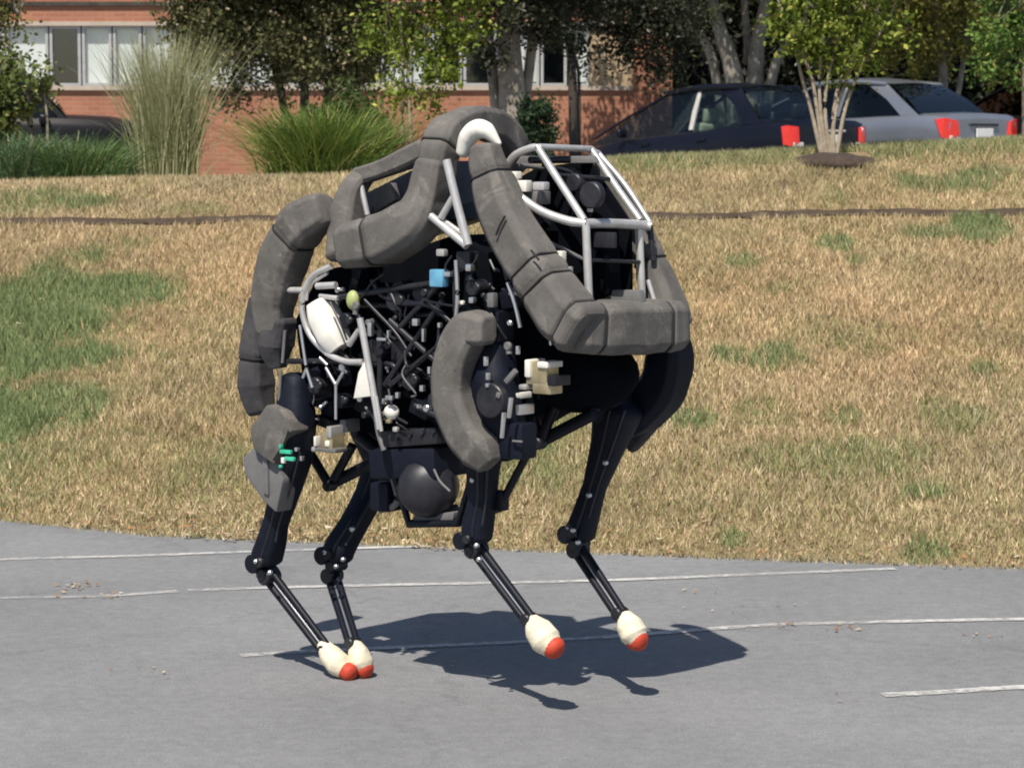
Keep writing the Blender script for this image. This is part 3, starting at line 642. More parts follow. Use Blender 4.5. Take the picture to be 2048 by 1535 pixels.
for v in bm.verts: v.co.z += .012*float(fnoise(np.array([v.co.x*14]), np.array([v.co.y*14]), 2)[0])
tag(bm_obj('mulch_bed', bm, M['mulch'], smooth=True), kind='structure')
# yellow-green trees on the right
tree('yellow_tree', 1880, 41.0, [[(1890, 300, 0, .10), (1885, 150, 0, .08), (1870, 0, 0, .07), (1860, -150, 0, .05)], [(1885, 100, 0, .05), (1950, 0, 0, .04), (1990, -100, 0, .03)]],
     [(1830, 60, 0, .6, .6, .7), (1920, 40, 0, .6, .6, .6), (1860, -40, 0, 1.2, 1.0, .6), (1930, 110, .1, .45, .5, .26), (1790, 20, .2, .42, .5, .5), (1880, 130, .1, .28, .3, .16), (1760, -60, .2, .7, .6, .5), (1760, 110, .5, .34, .5, .34), (1700, 40, .3, .4, .5, .4), (1990, 60, .2, .4, .4, .5), (1950, 150, .2, .3, .3, .12)],
     20000, .075, YEL, M['bark'], 'yellowing tree with loose leaves above the silver sedan', 13, nclump=210, clump_r=.22)
tree('bright_green_tree', 2030, 22.5, [[(2060, 300, 0, .06), (2055, 150, 0, .05), (2050, 0, 0, .04), (2050, -120, 0, .03)]],
     [(2020, 70, 0, .26, .3, .3), (2060, 110, 0, .3, .3, .3), (2010, 0, 0, .3, .3, .3), (2080, -40, 0, .5, .5, .4), (1980, 130, 0, .14, .2, .1), (2140, 60, 0, .4, .4, .5)],
     9000, .052, ((.05, .12, .025), (.17, .27, .055), (.36, .37, .11), .08), M['bark'], 'bright green tree at the right edge above the parked cars', 14, nclump=130, clump_r=.13)
# overhanging branch tree, top left corner
tree('corner_tree', -40, 22.0, [[(-60, 330, 0, .07), (-55, 150, 0, .06), (-40, 0, 0, .05), (-30, -120, 0, .03)], [(-45, 40, 0, .03), (0, 10, 0, .02), (40, 30, 0, .01)]],
     [(-10, 20, 0, .14, .2, .24), (30, 40, 0, .10, .15, .16), (50, 75, 0, .06, .1, .06), (-60, -40, 0, .4, .4, .3), (10, -60, 0, .3, .3, .2), (-110, 60, 0, .3, .3, .3), (8, 85, 0, .08, .1, .06)],
     4000, .05, ((.06, .075, .025), (.23, .24, .05), (.45, .42, .08), .14), M['bark'], 'leafy tree reaching into the top corner beside the windows', 15, nclump=90, clump_r=.10)
tree('young_tree', 40, 19.2, [[(60, 345, 0, .02), (62, 250, 0, .018), (50, 150, 0, .012), (40, 110, 0, .008)], [(92, 345, 0.1, .012), (95, 250, 0, .01), (85, 160, 0, .008)]],
     [(40, 170, 0, .20, .2, .20), (80, 150, 0, .11, .15, .12), (0, 210, 0, .16, .2, .16), (100, 170, 0, .06, .1, .07), (20, 240, 0, .14, .15, .1), (-60, 190, 0, .3, .3, .25), (95, 115, 0, .04, .05, .05)],
     4200, .05, ((.05, .085, .022), (.21, .26, .07), (.40, .40, .15), .08), M['bark'], 'young leafy tree standing before the dark vehicle at the left', 16, nclump=90, clump_r=.09)
# dark conical shrub by the wall
def shrub(name, px, Y, blobs_px, n, size, pal, label, seed, cat='shrub', nclump=60, clump_r=.1, sink=0.03):
    x = B(px, 290, Y).x; base = Vector((x, Y, gz(x, Y)-sink)); e = empty(name, base, label, cat)
    bl = [(tuple(B(b_[0], b_[1], Y+b_[2])), (b_[3], b_[4], b_[5])) for b_ in blobs_px]
    _, cc = crown_obj('foliage', bl, n, size, pal, e, base, seed, nclump, clump_r)
    bm = bmesh.new()
    for i in range(9):
        c = Vector(cc[i])-base; tube(bm, [Vector((.04*math.cos(i), .04*math.sin(i), 0)), c*.5+Vector((0, 0, .05)), c], [.012, .008, .004], n=3, seg=5)
    bm_obj('stem', bm, M['barkd'], e, smooth=True)
shrub('conical_shrub', 1070, 24.0, [(1070, 255, 0, .19, .2, .24), (1070, 210, 0, .12, .15, .16), (1070, 300, 0, .22, .22, .16)], 5000, .045, ((.012, .03, .018), (.04, .075, .03), (.1, .14, .05), .06), 'dark green conical shrub behind the robot head', 21, clump_r=.08)
shrub('low_shrub', 690, 20.6, [(700, 210, 0, .2, .2, .14), (730, 260, 0, .2, .2, .2), (640, 240, .1, .15, .2, .14)], 3500, .05, ((.03, .06, .014), (.10, .14, .035), (.2, .2, .08), .06), 'leafy shrub behind the arching grass clump', 22)
# planting-bed grasses: blades in clumps
def clump(name, px, py, Y, n, h0, h1, spread, lean, pal, label, seed, wd=.004, plume=False, cat='ornamental grass', rx=None, arch=1.0):
    r = np.random.default_rng(seed); x = B(px, 290, Y).x; base = Vector((x, Y, gz(x, Y)-.02)); e = empty(name, base, label, cat)
    rx = rx or .12; nb = n; S = 5
    bx = r.normal(0, rx, nb); by = r.normal(0, rx*.8, nb); az = r.uniform(0, 2*np.pi, nb); h = r.uniform(h0, h1, nb); ln = np.abs(r.normal(lean, lean*.5, nb))*h
    ax = np.cos(az)*ln+bx*spread; ay = np.sin(az)*ln*.8+by*spread
    fa = r.uniform(-.9, .9, nb); wv = wd*r.uniform(.6, 1.4, nb)
    kk = r.uniform(1.1, 2.6, nb); kx = r.normal(0, .07, nb); ky = r.normal(0, .07, nb); h = h*np.where(r.random(nb) < .25, r.uniform(.4, .8, nb), 1)
    V = np.empty((nb, S, 2, 3)); ss = np.linspace(0, 1, S)
    for j, s in enumerate(ss):
        cx = bx+ax*s**kk+kx*h*s*s; cy = by+ay*s**kk+ky*h*s*s; cz = h*(s-(0.5*arch*(ln/h)*s**3))
        wj = wv*(1-s*.85); V[:, j, 0] = np.stack([cx-np.cos(fa)*wj, cy-np.sin(fa)*wj, cz], 1); V[:, j, 1] = np.stack([cx+np.cos(fa)*wj, cy+np.sin(fa)*wj, cz], 1)
    idx = np.arange(nb*S*2).reshape(nb, S, 2); Fc = []
    Fq = np.concatenate([np.stack([idx[:, j, 0], idx[:, j, 1], idx[:, j+1, 1], idx[:, j+1, 0]], 1) for j in range(S-1)])
    t = r.random(nb)[:, None]; c = np.array(pal[0])*(1-t)+np.array(pal[1])*t; m = r.random(nb) < pal[3]; c[m] = pal[2]
    c = c*r.uniform(.75, 1.2, nb)[:, None]
    me = np_mesh('foliage', V.reshape(-1, 3), Fq, np.repeat(c, S*2, 0)); mesh_obj('foliage', me, M['blade'], e)
    return e
clump('tall_ornamental_grass', 335, 360, 18.0, 1500, .75, 1.10, 1.2, .20, ((.17, .19, .085), (.36, .37, .19), (.52, .50, .32), .18), 'tall pale ornamental grass fanning up before the windows', 31, wd=.0035, rx=.075, arch=.6)
clump('arching_grass', 640, 345, 17.9, 3000, .34, .60, 1.35, .42, ((.06, .13, .025), (.22, .30, .06), (.42, .42, .16), .12), 'arching green grass clump between pale grass and robot', 32, wd=.006, rx=.13, arch=.9)
clump('low_grass_clump', 150, 360, 17.7, 1100, .26, .42, 1.4, .5, ((.05, .12, .04), (.17, .26, .08), (.4, .42, .2), .09), 'low green grass clump beside the tall pale grass', 33, wd=.0055, rx=.13)
clump('blue_green_grass', 20, 360, 17.7, 1200, .28, .44, 1.4, .5, ((.055, .12, .06), (.16, .24, .11), (.4, .42, .25), .1), 'bluish green grass clump at the left frame edge', 34, wd=.0055, rx=.15)
clump('wispy_grass', 760, 345, 18.2, 500, .3, .5, 1.3, .45, ((.06, .07, .02), (.16, .15, .05), (.34, .28, .14), .14), 'thin wispy grass clump at the foot of the slim tree', 35, wd=.004, rx=.12)

# ------------------------------------------------------------------ cars
def car(name, label, loc, heading, paint, L=4.5, W=1.74, H=1.43, pitch=0.0, lamp_style=0, suv=False, pillar_sheen=False, glass='tglass', rake=0.0):
    """x forward, origin at the middle on the ground; body, roof, pillars, glass, lamps, plate, wheels, seats"""
    e = empty(name, loc, label, 'car'); e.rotation_euler = (0, pitch, heading)
    hw = W/2
    # stations along the body: x, belt height, half width at belt, sill height, half width at sill
    if suv: st = [(-L/2, .80, hw*.86, .36, hw*.86), (-L/2+.10, .98, hw*.95, .30, hw*.95), (-1.0, 1.02, hw, .24, hw), (0, 1.0, hw, .22, hw), (.95, 1.0, hw, .24, hw), (1.5, .98, hw*.97, .26, hw*.98), (L/2-.15, .86, hw*.88, .28, hw*.92), (L/2, .68, hw*.74, .34, hw*.8)]
    else: st = [(-L/2, .88, hw*.86, .34, hw*.86), (-L/2+.07, .955, hw*.94, .28, hw*.95), (-L/2+.35, .97, hw*.97, .26, hw*.98), (-1.05, .95, hw, .23, hw), (0, .91, hw, .21, hw), (.85, .90, hw, .23, hw), (1.45, .83, hw*.97, .26, hw*.98), (L/2-.2, .70, hw*.87, .27, hw*.92), (L/2, .55, hw*.72, .32, hw*.8)]
    bm = bmesh.new(); rings = []
    for (x, zb, wb, zs, ws) in st:
        prof = [(-ws*.9, zs), (-ws, zs+.08), (-ws*1.01, (zs+zb)*.5), (-wb, zb-.10), (-wb*.95, zb-.02), (-wb*.78, zb+.015), (0, zb+.035), (wb*.78, zb+.015), (wb*.95, zb-.02), (wb, zb-.10), (ws*1.01, (zs+zb)*.5), (ws, zs+.08), (ws*.9, zs)]
        rings.append([bm.verts.new((x, y, z)) for y, z in prof])
    for a, b_ in zip(rings, rings[1:]):
        for k in range(len(a)-1): bm.faces.new((a[k], a[k+1], b_[k+1], b_[k]))
        bm.faces.new((a[-1], a[0], b_[0], b_[-1]))
    bm.faces.new(rings[0]); bm.faces.new(rings[-1][::-1])
    bmesh.ops.subdivide_edges(bm, edges=[ed for ed in bm.edges], cuts=1, smooth=.25, use_grid_fill=True)
    bm_obj('body', bm, paint, e, smooth=True, sharp=38)
    # greenhouse corners
    if suv: rb, rt, ft, fb = (-L/2+.14, 1.02), (-L/2+.45, H-.03), (.28, H-.03), (1.05, 1.0)
    else: rb, rt, ft, fb = (-L/2+.50, .965), (-1.02, H-.045), (.30, H-.035), (1.35+rake, .87-rake*.15)
    yb, yt = hw*.88, hw*.68
    cr = lambda q, s, yy: Vector((q[0], s*yy, q[1]))
    for s in (-1, 1):
        def panel(nm, q, m_):
            bm = bmesh.new(); prism(bm, q, Vector((0, -s*.035, 0))); bevel_all(bm, .008, 1); bm_obj(nm, bm, m_, e, smooth=True, sharp=40)
        def on(x, f, o=.012): return Vector((x, s*(yb+(yt-yb)*f+o), rb[1]+(H-.03-rb[1])*f-.02))
        def xr_(f): return rb[0]+(rt[0]-rb[0])*f
        def xf_(f): return fb[0]+(ft[0]-fb[0])*f
        cw = .16 if suv else .26
        panel('rear_pillar', [on(xr_(0)-.02, 0), on(xr_(0)+cw*1.15, 0), on(xr_(.55)+cw*.85, .55, .03), on(xr_(1)+cw*1.3, 1), on(xr_(1)-.01, 1), on(xr_(.55)-.015, .55, .03)], paint)
        panel('front_pillar', [on(xf_(0)-.09, -.02), on(xf_(0)+.03, -.05), on(xf_(.5)+.015, .5, .02), on(xf_(1)+.01, 1), on(xf_(1)-.10, 1), on(xf_(.5)-.05, .5, .02)], paint)
        panel('door_pillar', [on(-.33, 0), on(-.25, 0), on(-.27, .5, .02), on(-.29, 1), on(-.35, 1), on(-.34, .5, .02)], M['pale_trim_and_sheen'] if pillar_sheen else paint)  # pale pillar has reflected light put into its colour
        tube_obj('roof_rail', [cr(rt, s, yt), Vector(((rt[0]+ft[0])/2, s*yt*1.03, H)), cr(ft, s, yt)], .038, paint, e, seg=8)
        bm = bmesh.new(); q = [cr(rb, s, yb*.99), cr(rt, s, yt*.99), cr(ft, s, yt*.99), cr(fb, s, yb*.99)]; vs = [bm.verts.new(p) for p in q]; bm.faces.new(vs)
        bm_obj('side_window', bm, M[glass], e)
        for hx in (-.55, .45): bm = bmesh.new(); box(bm, (hx, s*(hw+.01), .80), .16, .025, .028); bevel_all(bm, .006); bm_obj('door_handle', bm, paint, e)
        bm = bmesh.new(); box(bm, (.82, s*(hw+.06), .97), .10, .16, .11); bevel_all(bm, .03); bm_obj('mirror', bm, paint, e, smooth=True)
    bm = bmesh.new(); nx = 8; rows = []
    for i in range(nx+1):
        x = rt[0]+(ft[0]-rt[0])*i/nx; z = H-.05+.085*math.sin(math.pi*i/nx); rows.append([bm.verts.new((x, y*yt, z+.03*(1-y*y))) for y in (-1, -.6, 0, .6, 1)])
    for a, b_ in zip(rows, rows[1:]):
        for k in range(4): bm.faces.new((a[k], a[k+1], b_[k+1], b_[k]))
    bm_obj('roof', bm, paint, e, smooth=True)
    for (a, b_, nm) in ((rb, rt, 'rear_window'), (fb, ft, 'windscreen')):
        bm = bmesh.new(); A = [bm.verts.new((a[0]-.0, y*yb*.97, a[1]+.015)) for y in (-1, -.5, 0, .5, 1)]; sg = -1 if nm == 'rear_window' else 1
        Mi = [bm.verts.new(((a[0]+b_[0])/2+sg*.05, y*(yb+yt)/2*.97, (a[1]+b_[1])/2+.03)) for y in (-1, -.5, 0, .5, 1)]
        Bt = [bm.verts.new((b_[0], y*yt*.97, b_[1]+.01)) for y in (-1, -.5, 0, .5, 1)]
        for p, q in ((A, Mi), (Mi, Bt)):
            for k in range(4): bm.faces.new((p[k], p[k+1], q[k+1], q[k]))
        bm_obj(nm, bm, M[glass], e, smooth=True)
    for s in (-1, 1):                                    # tail lamps wrap round the rear corners
        bm = bmesh.new(); xr = -L/2
        if lamp_style == 0: poly = [(xr-.01, s*hw*.62, .70), (xr-.0, s*hw*.66, .88), (xr+.06, s*hw*.90, .92), (xr+.17, s*hw*.97, .90), (xr+.08, s*hw*.955, .66), (xr-.0, s*hw*.80, .63)]
        else: poly = [(xr-.0, s*hw*.70, .68), (xr-.0, s*hw*.71, .88), (xr+.05, s*hw*.90, .90), (xr+.11, s*hw*.955, .89), (xr+.09, s*hw*.955, .66), (xr-.0, s*hw*.82, .63)]
        vs = [bm.verts.new(Vector(p)+o_) for p in poly for o_ in (Vector((-.025, s*.018, 0)), Vector((.05, -s*.05, 0)))]; bmesh.ops.convex_hull(bm, input=vs); bm_obj('tail_lamp', bm, M['lamp'], e, smooth=True, sharp=30)
        bm = bmesh.new(); box(bm, (xr+.005, s*hw*.74, .655), .06, .20, .06); bevel_all(bm, .012); bm_obj('reversing_lamp', bm, M['lampw'], e)
        bm = bmesh.new(); box(bm, (L/2-.12, s*hw*.66, .62), .2, .30, .12); bevel_all(bm, .04); bm_obj('headlight', bm, M['lampw'], e)
    bm = bmesh.new(); box(bm, (-L/2-.025, 0, .72), .02, .36, .12); bevel_all(bm, .004, 1); bm_obj('number_plate', bm, M['plate'], e)
    bm = bmesh.new(); box(bm, (-L/2-.015, 0, .83), .03, .62, .03); bevel_all(bm, .006, 1); bm_obj('boot_trim', bm, M['trim'] if lamp_style == 0 else M['pale_trim_and_sheen'], e)
    bm = bmesh.new(); tube(bm, [(-L/2+.06, -hw*.93, .46), (-L/2-.07, -hw*.7, .46), (-L/2-.09, 0, .46), (-L/2-.07, hw*.7, .46), (-L/2+.06, hw*.93, .46)], .10, seg=10, exp=3); bm_obj('bumper', bm, paint, e, smooth=True)
    for x in (-L*.3, L*.3):
        for s in (-1, 1):
            bm = bmesh.new(); cyl(bm, Vector((x, s*(hw-.19), .31)), Vector((x, s*(hw+.005), .31)), .31, 24); bevel_all(bm, .02, 1); wh = bm_obj('wheel', bm, M['rubber'], e, smooth=True, sharp=40)
            bm = bmesh.new(); cyl(bm, Vector((x, s*(hw+.0), .31)), Vector((x, s*(hw+.015), .31)), .2, 20, .17); bm_obj('rim', bm, M['steel'], wh, smooth=True, sharp=40)
    for x in (-.05, -.95):
        for s in (-.36, .36):
            bm = bmesh.new(); box(bm, (x-.15, s, .78), .16, .46, .55, Matrix.Rotation(-.2, 3, 'Y')); bevel_all(bm, .05); seat_o = bm_obj('seat', bm, M['seat'] if x > -.5 else M['trim'], e, smooth=True)
            bm = bmesh.new(); box(bm, (x-.24, s, 1.14), .10, .26, .20, Matrix.Rotation(-.2, 3, 'Y')); bevel_all(bm, .04); bm_obj('headrest', bm, M['seat'] if x > -.5 else M['trim'], seat_o, smooth=True)
    return e
YCAR = 33.0
def place(px, Y, z): p = B(px, 290, Y); return Vector((p.x, Y, z))
car('parked_sedan', 'dark blue sedan parked behind the grassy crest', place(1432, 34.6, .83), rad(180-46), M['paint_dark'], L=3.95, W=1.72, H=1.50, pitch=.06, rake=.18, lamp_style=1, pillar_sheen=True, glass='cglass')
car('parked_sedan', 'silver sedan parked with one red tail lamp showing', place(1712, 36.6, 1.04), rad(180-47), M['paint_silver'], L=4.4, W=1.74, H=1.43)
car('parked_sedan', 'black sedan parked at the right frame edge', place(2110, 38.5, 1.12), rad(180-58), M['paint_black'], L=4.5, W=1.76, H=1.45, lamp_style=1)
van = car('parked_van', 'dark vehicle parked behind the young leafy tree', place(-55, 31.0, .85), rad(8), M['paint_black'], L=4.6, W=1.85, H=1.78, suv=True)
van.scale = (1.08, 1.08, 1.08)

# ------------------------------------------------------------------ the robot
TH = rad(38)
RC = Vector((-0.107, 7.6, 0)); HD = Vector((math.cos(TH), -math.sin(TH), 0)); LV = Vector((math.sin(TH), math.cos(TH), 0)); Z_ = Vector((0, 0, 1))
def R(px, py, lat=0.0):
    """point of the robot seen at (px, py) on the upright plane lat metres to its left"""
    d = ray(px, py); o = CAM-RC; t = (lat-o.dot(LV))/d.dot(LV); return (o+d*t)
rb = empty('legged_robot', RC, 'large four legged robot with grey padded frame trotting over the asphalt', 'robot')
K = 1/690.0
def pad(pts, rpx, lat, name='padding', mat='pad', parent=None, exp=5.0, flat=1.0, seg=28, cap=True, straps=(), n=16):
    """padded cover: boxy tube, pinched at its seams, a little uneven"""
    P = [R(p[0], p[1], p[2] if len(p) > 2 else lat) for p in pts]
    base_r = [q*K for q in rpx] if isinstance(rpx, (list, tuple)) else [rpx*K]*len(P)
    C, T = catmull(P, n); ph = random.uniform(0, 6)
    def rad_at(t):
        i = min(int(t), len(base_r)-2); q = base_r[i]*(1-(t-i))+base_r[i+1]*(t-i)
        for s_ in straps: q *= 1-.085*math.exp(-((t-s_)/.085)**2)
        return q*(1+.016*math.sin(t*3.3+ph)+.010*math.sin(t*7+ph*2))
    Rr = [rad_at(t) for t in T]
    bm = bmesh.new(); tube_sect(bm, C, Rr, LV, flat, cap)
    for v in bm.verts:
        p = v.co; v.co = p+Vector((math.sin(p.y*31+p.z*23+ph), math.sin(p.z*29+p.x*19), math.sin(p.x*33+p.y*21+ph)))*.0016
    bmesh.ops.recalc_face_normals(bm, faces=bm.faces); me = bpy.data.meshes.new(name); bm.to_mesh(me); bm.free(); o = mesh_obj(name, me, M[mat], parent or rb)
    for s_ in straps:                                   # dark seams let into the padding
        i = min(len(C)-2, max(1, int(round(s_*n)))); tt = (C[i+1]-C[i-1]).normalized(); q = Rr[i]
        u = LV-tt*LV.dot(tt)
        if u.length < .5: u = Z_-tt*tt.z
        u.normalize(); v = tt.cross(u); bm = bmesh.new(); ring = [C[i]+(u*x+v*y*flat)*(q*1.004+.001) for x, y in SECT]
        tube(bm, ring+[ring[0]], 2.5*K, smooth=False, seg=6, ref=tt); bm_obj('seam', bm, M['strap'], o, smooth=True)
    return o
def rod(pts, rpx, lat, mat='silver', name='cage_tube', parent=None, smooth=True, n=6, seg=10):
    P = [R(p[0], p[1], p[2] if len(p) > 2 else lat) for p in pts]
    r = [q*K for q in rpx] if isinstance(rpx, (list, tuple)) else rpx*K
    return tube_obj(name, P, r, M[mat], parent or rb, seg=seg, smooth=smooth, n=n)
def plate(poly, lat, thick, mat, name='plate', parent=None, bev=3):
    bm = bmesh.new(); prism(bm, [R(p[0], p[1], lat) for p in poly], LV*thick)
    if bev: bevel_all(bm, bev*K, 2)
    return bm_obj(name, bm, M[mat], parent or rb, smooth=True, sharp=35)
def ball(px, py, lat, rx, ry, rl, mat, name, parent=None):
    bm = bmesh.new(); c = R(px, py, lat); m = Matrix((HD*rx*K, LV*rl*K, Z_*ry*K)).transposed().to_4x4(); m.translation = c
    bmesh.ops.create_uvsphere(bm, u_segments=18, v_segments=12, radius=1, matrix=m); return bm_obj(name, bm, M[mat], parent or rb, smooth=True)
def rbox(px, py, lat, wx, hy, dl, mat, name, parent=None, ang=0.0, bev=3):
    bm = bmesh.new(); rot = Matrix((HD, LV, Z_)).transposed() @ Matrix.Rotation(ang, 3, 'Y')
    box(bm, R(px, py, lat), wx*K, dl*K, hy*K, rot); bevel_all(bm, min(bev, .3*min(wx, hy, dl))*K, 2)
    return bm_obj(name, bm, M[mat], parent or rb, smooth=True, sharp=35)
def disc(px, py, lat, r, depth, mat, name, parent=None):
    c = R(px, py, lat); bm = bmesh.new(); cyl(bm, c-LV*depth*K*.5, c+LV*depth*K*.5, r*K, 20); bevel_all(bm, min(2.5, depth*.2)*K, 1)
    return bm_obj(name, bm, M[mat], parent or rb, smooth=True, sharp=35)

# black core: engine bay and head block
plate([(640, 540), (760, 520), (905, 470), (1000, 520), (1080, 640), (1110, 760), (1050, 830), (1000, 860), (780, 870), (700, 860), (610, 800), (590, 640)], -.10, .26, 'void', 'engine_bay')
plate([(700, 400), (860, 320), (900, 440), (720, 500)], -.08, .2, 'black', 'rear_hold', bev=8)
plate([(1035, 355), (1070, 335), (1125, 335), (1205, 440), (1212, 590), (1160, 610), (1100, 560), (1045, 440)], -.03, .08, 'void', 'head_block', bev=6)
plate([(1110, 330), (1178, 322), (1260, 445), (1262, 592), (1170, 600), (1150, 450)], .105, .012, 'void', 'head_back_plate', bev=2)  # dark back plate added so the open head interior reads dark
plate([(1188, 580), (1276, 580), (1282, 606), (1186, 606)], .0, .03, 'panel', 'nose_panel')
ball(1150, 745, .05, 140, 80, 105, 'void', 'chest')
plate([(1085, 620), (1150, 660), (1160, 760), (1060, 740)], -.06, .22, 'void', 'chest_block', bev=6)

# padding: near side
pad([(972, 297), (980, 345), (1018, 450), (1076, 545), (1128, 622), (1162, 655)], [26, 35, 43, 47, 50, 50], -.22, 'side_padding', straps=(1.05, 2.9, 3.3, 4.55))
pad([(1150, 654, -.205), (1190, 655, -.13), (1250, 654, .0), (1310, 652, .13), (1340, 648, .19)], [50, 51, 52, 52, 48], 0, 'nose_padding', straps=(.75, 3.0))
pad([(1332, 645, .215), (1322, 585, .22), (1282, 480, .22), (1218, 360, .22), (1180, 318, .2)], [44, 36, 25, 20, 18], 0, 'side_padding', straps=(1.6,))
rod([(1010, 432), (1000, 450), (992, 470)], 2.2, -.292, 'strap', 'slit'); rod([(1062, 500), (1078, 520)], 2.2, -.30, 'strap', 'slit')
# the arched hump
pad([(872, 352, -.23), (880, 298, -.22), (902, 262, -.17), (945, 246, -.07), (990, 254, .04), (1022, 290, .12), (1030, 330, .15)], [33, 34, 33, 32, 32, 32, 30], 0, 'hump_padding', straps=(1.1, 5.2))
o = tube_obj('hump_lining', [R(925, 306, -.20), R(936, 276, -.20), R(954, 259, -.20), R(974, 262, -.20), R(998, 288, -.19)], [14*K, 19*K, 20*K, 17*K, 6*K], M['white'], rb, seg=12, cap_round=True, n=8)
# rear saddle loop
pad([(868, 330, -.25), (853, 395, -.27), (832, 440, -.28), (770, 478, -.28), (706, 492, -.26)], [31, 35, 43, 50, 44], 0, 'saddle_padding', straps=(3.2,))
pad([(700, 505, -.24), (692, 450, -.23), (706, 385, -.2), (725, 352, -.17)], [42, 33, 25, 20], 0, 'saddle_padding')
pad([(718, 352, -.17), (770, 335, -.18), (850, 298, -.19)], [17, 18, 20], 0, 'saddle_padding')
rod([(722, 372), (735, 430)], 6, -.20, 'silver', 'saddle_rod'); rod([(725, 365), (830, 330)], 6, -.19, 'iron', 'saddle_rod')
plate([(745, 378), (780, 365), (790, 400), (748, 425)], -.12, .03, 'panel', 'hold_panel')
# rear hip guard, upper and behind
pad([(648, 418), (602, 452), (566, 520), (548, 600), (548, 662)], [32, 40, 42, 38, 30], -.27, 'hip_padding', straps=(1.35,), flat=1.1)
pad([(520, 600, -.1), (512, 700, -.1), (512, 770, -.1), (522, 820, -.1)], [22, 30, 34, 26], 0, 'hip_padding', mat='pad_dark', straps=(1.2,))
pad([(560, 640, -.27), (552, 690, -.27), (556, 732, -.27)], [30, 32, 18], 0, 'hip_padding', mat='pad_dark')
# lower rear shield: two panels with a fold
plate([(497, 858), (532, 808), (566, 822), (584, 862), (562, 880), (548, 930), (506, 900)], -.335, .08, 'pad', 'hip_shield', bev=8)
plate([(506, 894), (532, 890), (556, 925), (566, 960), (552, 1026), (524, 1000), (488, 948), (484, 915)], -.31, .07, 'panel', 'hip_shield', bev=7)
plate([(524, 905), (534, 910), (536, 990), (526, 985)], -.318, .02, 'panel', 'shield_rib', bev=2)
# near shoulder guard
pad([(972, 660), (938, 660), (912, 720), (908, 790), (930, 858), (962, 900), (978, 925)], [26, 33, 35, 35, 35, 34, 22], -.31, 'shoulder_padding', flat=1.1)
# far shoulder guard, the body's shade put into its dark cover colours
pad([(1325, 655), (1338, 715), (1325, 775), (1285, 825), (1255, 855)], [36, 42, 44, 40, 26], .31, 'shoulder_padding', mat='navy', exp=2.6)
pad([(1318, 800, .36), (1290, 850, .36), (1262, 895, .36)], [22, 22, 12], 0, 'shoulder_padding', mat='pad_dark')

# silver roll cage round the head
rod([(1004, 350), (1028, 312), (1062, 296), (1078, 296)], 7.5, -.13); rod([(1074, 293), (1120, 365), (1168, 440)], 7.5, -.13)
rod([(1182, 298), (1230, 370), (1280, 440)], 7.5, .13); rod([(1012, 372, -.19), (1075, 418, -.17), (1130, 440, -.15), (1172, 447, -.13)], [8, 9, 9, 8.5], 0)
rod([(1168, 447, -.13), (1225, 447, 0), (1285, 450, .135), (1302, 452, .155)], 9.5, 0, 'silver'); rod([(1172, 450), (1178, 602)], 8, -.135); rod([(1278, 452), (1284, 602)], 8, .13)
rod([(1078, 294, -.13), (1182, 298, .13)], 6.5, 0, 'silver'); rod([(1196, 306, .19), (1250, 370, .19), (1300, 446, .18)], 6, 0, 'silver'); rod([(1182, 300, .13), (1196, 306, .19)], 6, 0, 'silver'); rod([(1300, 450, .17), (1306, 520, .17)], 6, 0, 'iron'); rod([(1110, 350, -.13), (1222, 358, .13)], 4.5, 0, 'iron'); rod([(1176, 520, -.13), (1282, 524, .13)], 4, 0, 'iron'); rod([(1060, 320, -.12), (1190, 318, .12)], 7, 0, 'iron')
plate([(1040, 312), (1182, 312), (1190, 326), (1030, 328)], .02, .03, 'panel', 'head_roof')
rod([(1296, 560), (1308, 600)], 5, .16)
rod([(1040, 400, -.1), (1120, 470, .0), (1150, 560, .05)], 5, 0, 'hose', 'hydraulic_hose'); rod([(1100, 340, -.1), (1160, 420, .02), (1190, 560, .06)], 4, 0, 'iron', 'truss_bar'); rod([(1085, 330, -.1), (1150, 350, .0), (1215, 420, .08)], 4, 0, 'iron', 'truss_bar'); rod([(1040, 330, -.1), (1160, 345, .1)], 5, 0, 'panel', 'truss_bar'); rod([(1090, 480, -.12), (1170, 520, -.05)], 4, 0, 'panel', 'truss_bar')
 
for s_, (a, b_, c) in enumerate([(1045, 372, 22), (1082, 372, 16), (1028, 350, 14)]): rbox(a, b_, -.16, c+12, c, 20, 'white' if s_ != 1 else 'silver', 'sensor_box')
rbox(1060, 395, -.12, 80, 26, 30, 'panel', 'sensor_box')
rbox(1122, 515, -.14, 16, 26, 16, 'white', 'sensor_box'); rbox(1137, 540, -.14, 14, 14, 14, 'silver', 'sensor_box')
disc(1185, 390, -.09, 26, 20, 'iron', 'sensor_lens'); rbox(1210, 480, -.08, 50, 30, 10, 'iron', 'sensor_box'); rbox(1180, 420, -.085, 10, 8, 8, 'silver', 'sensor_box')
disc(1150, 365, -.085, 18, 14, 'iron', 'sensor_lens')
# near side triangle of silver tube behind the hump
rod([(893, 320), (912, 400), (936, 490)], 8.5, -.31, smooth=False); rod([(908, 392), (882, 436)], 7, -.31); rod([(862, 432), (934, 492)], 8, -.31); rod([(885, 438), (930, 470)], 4, -.30)
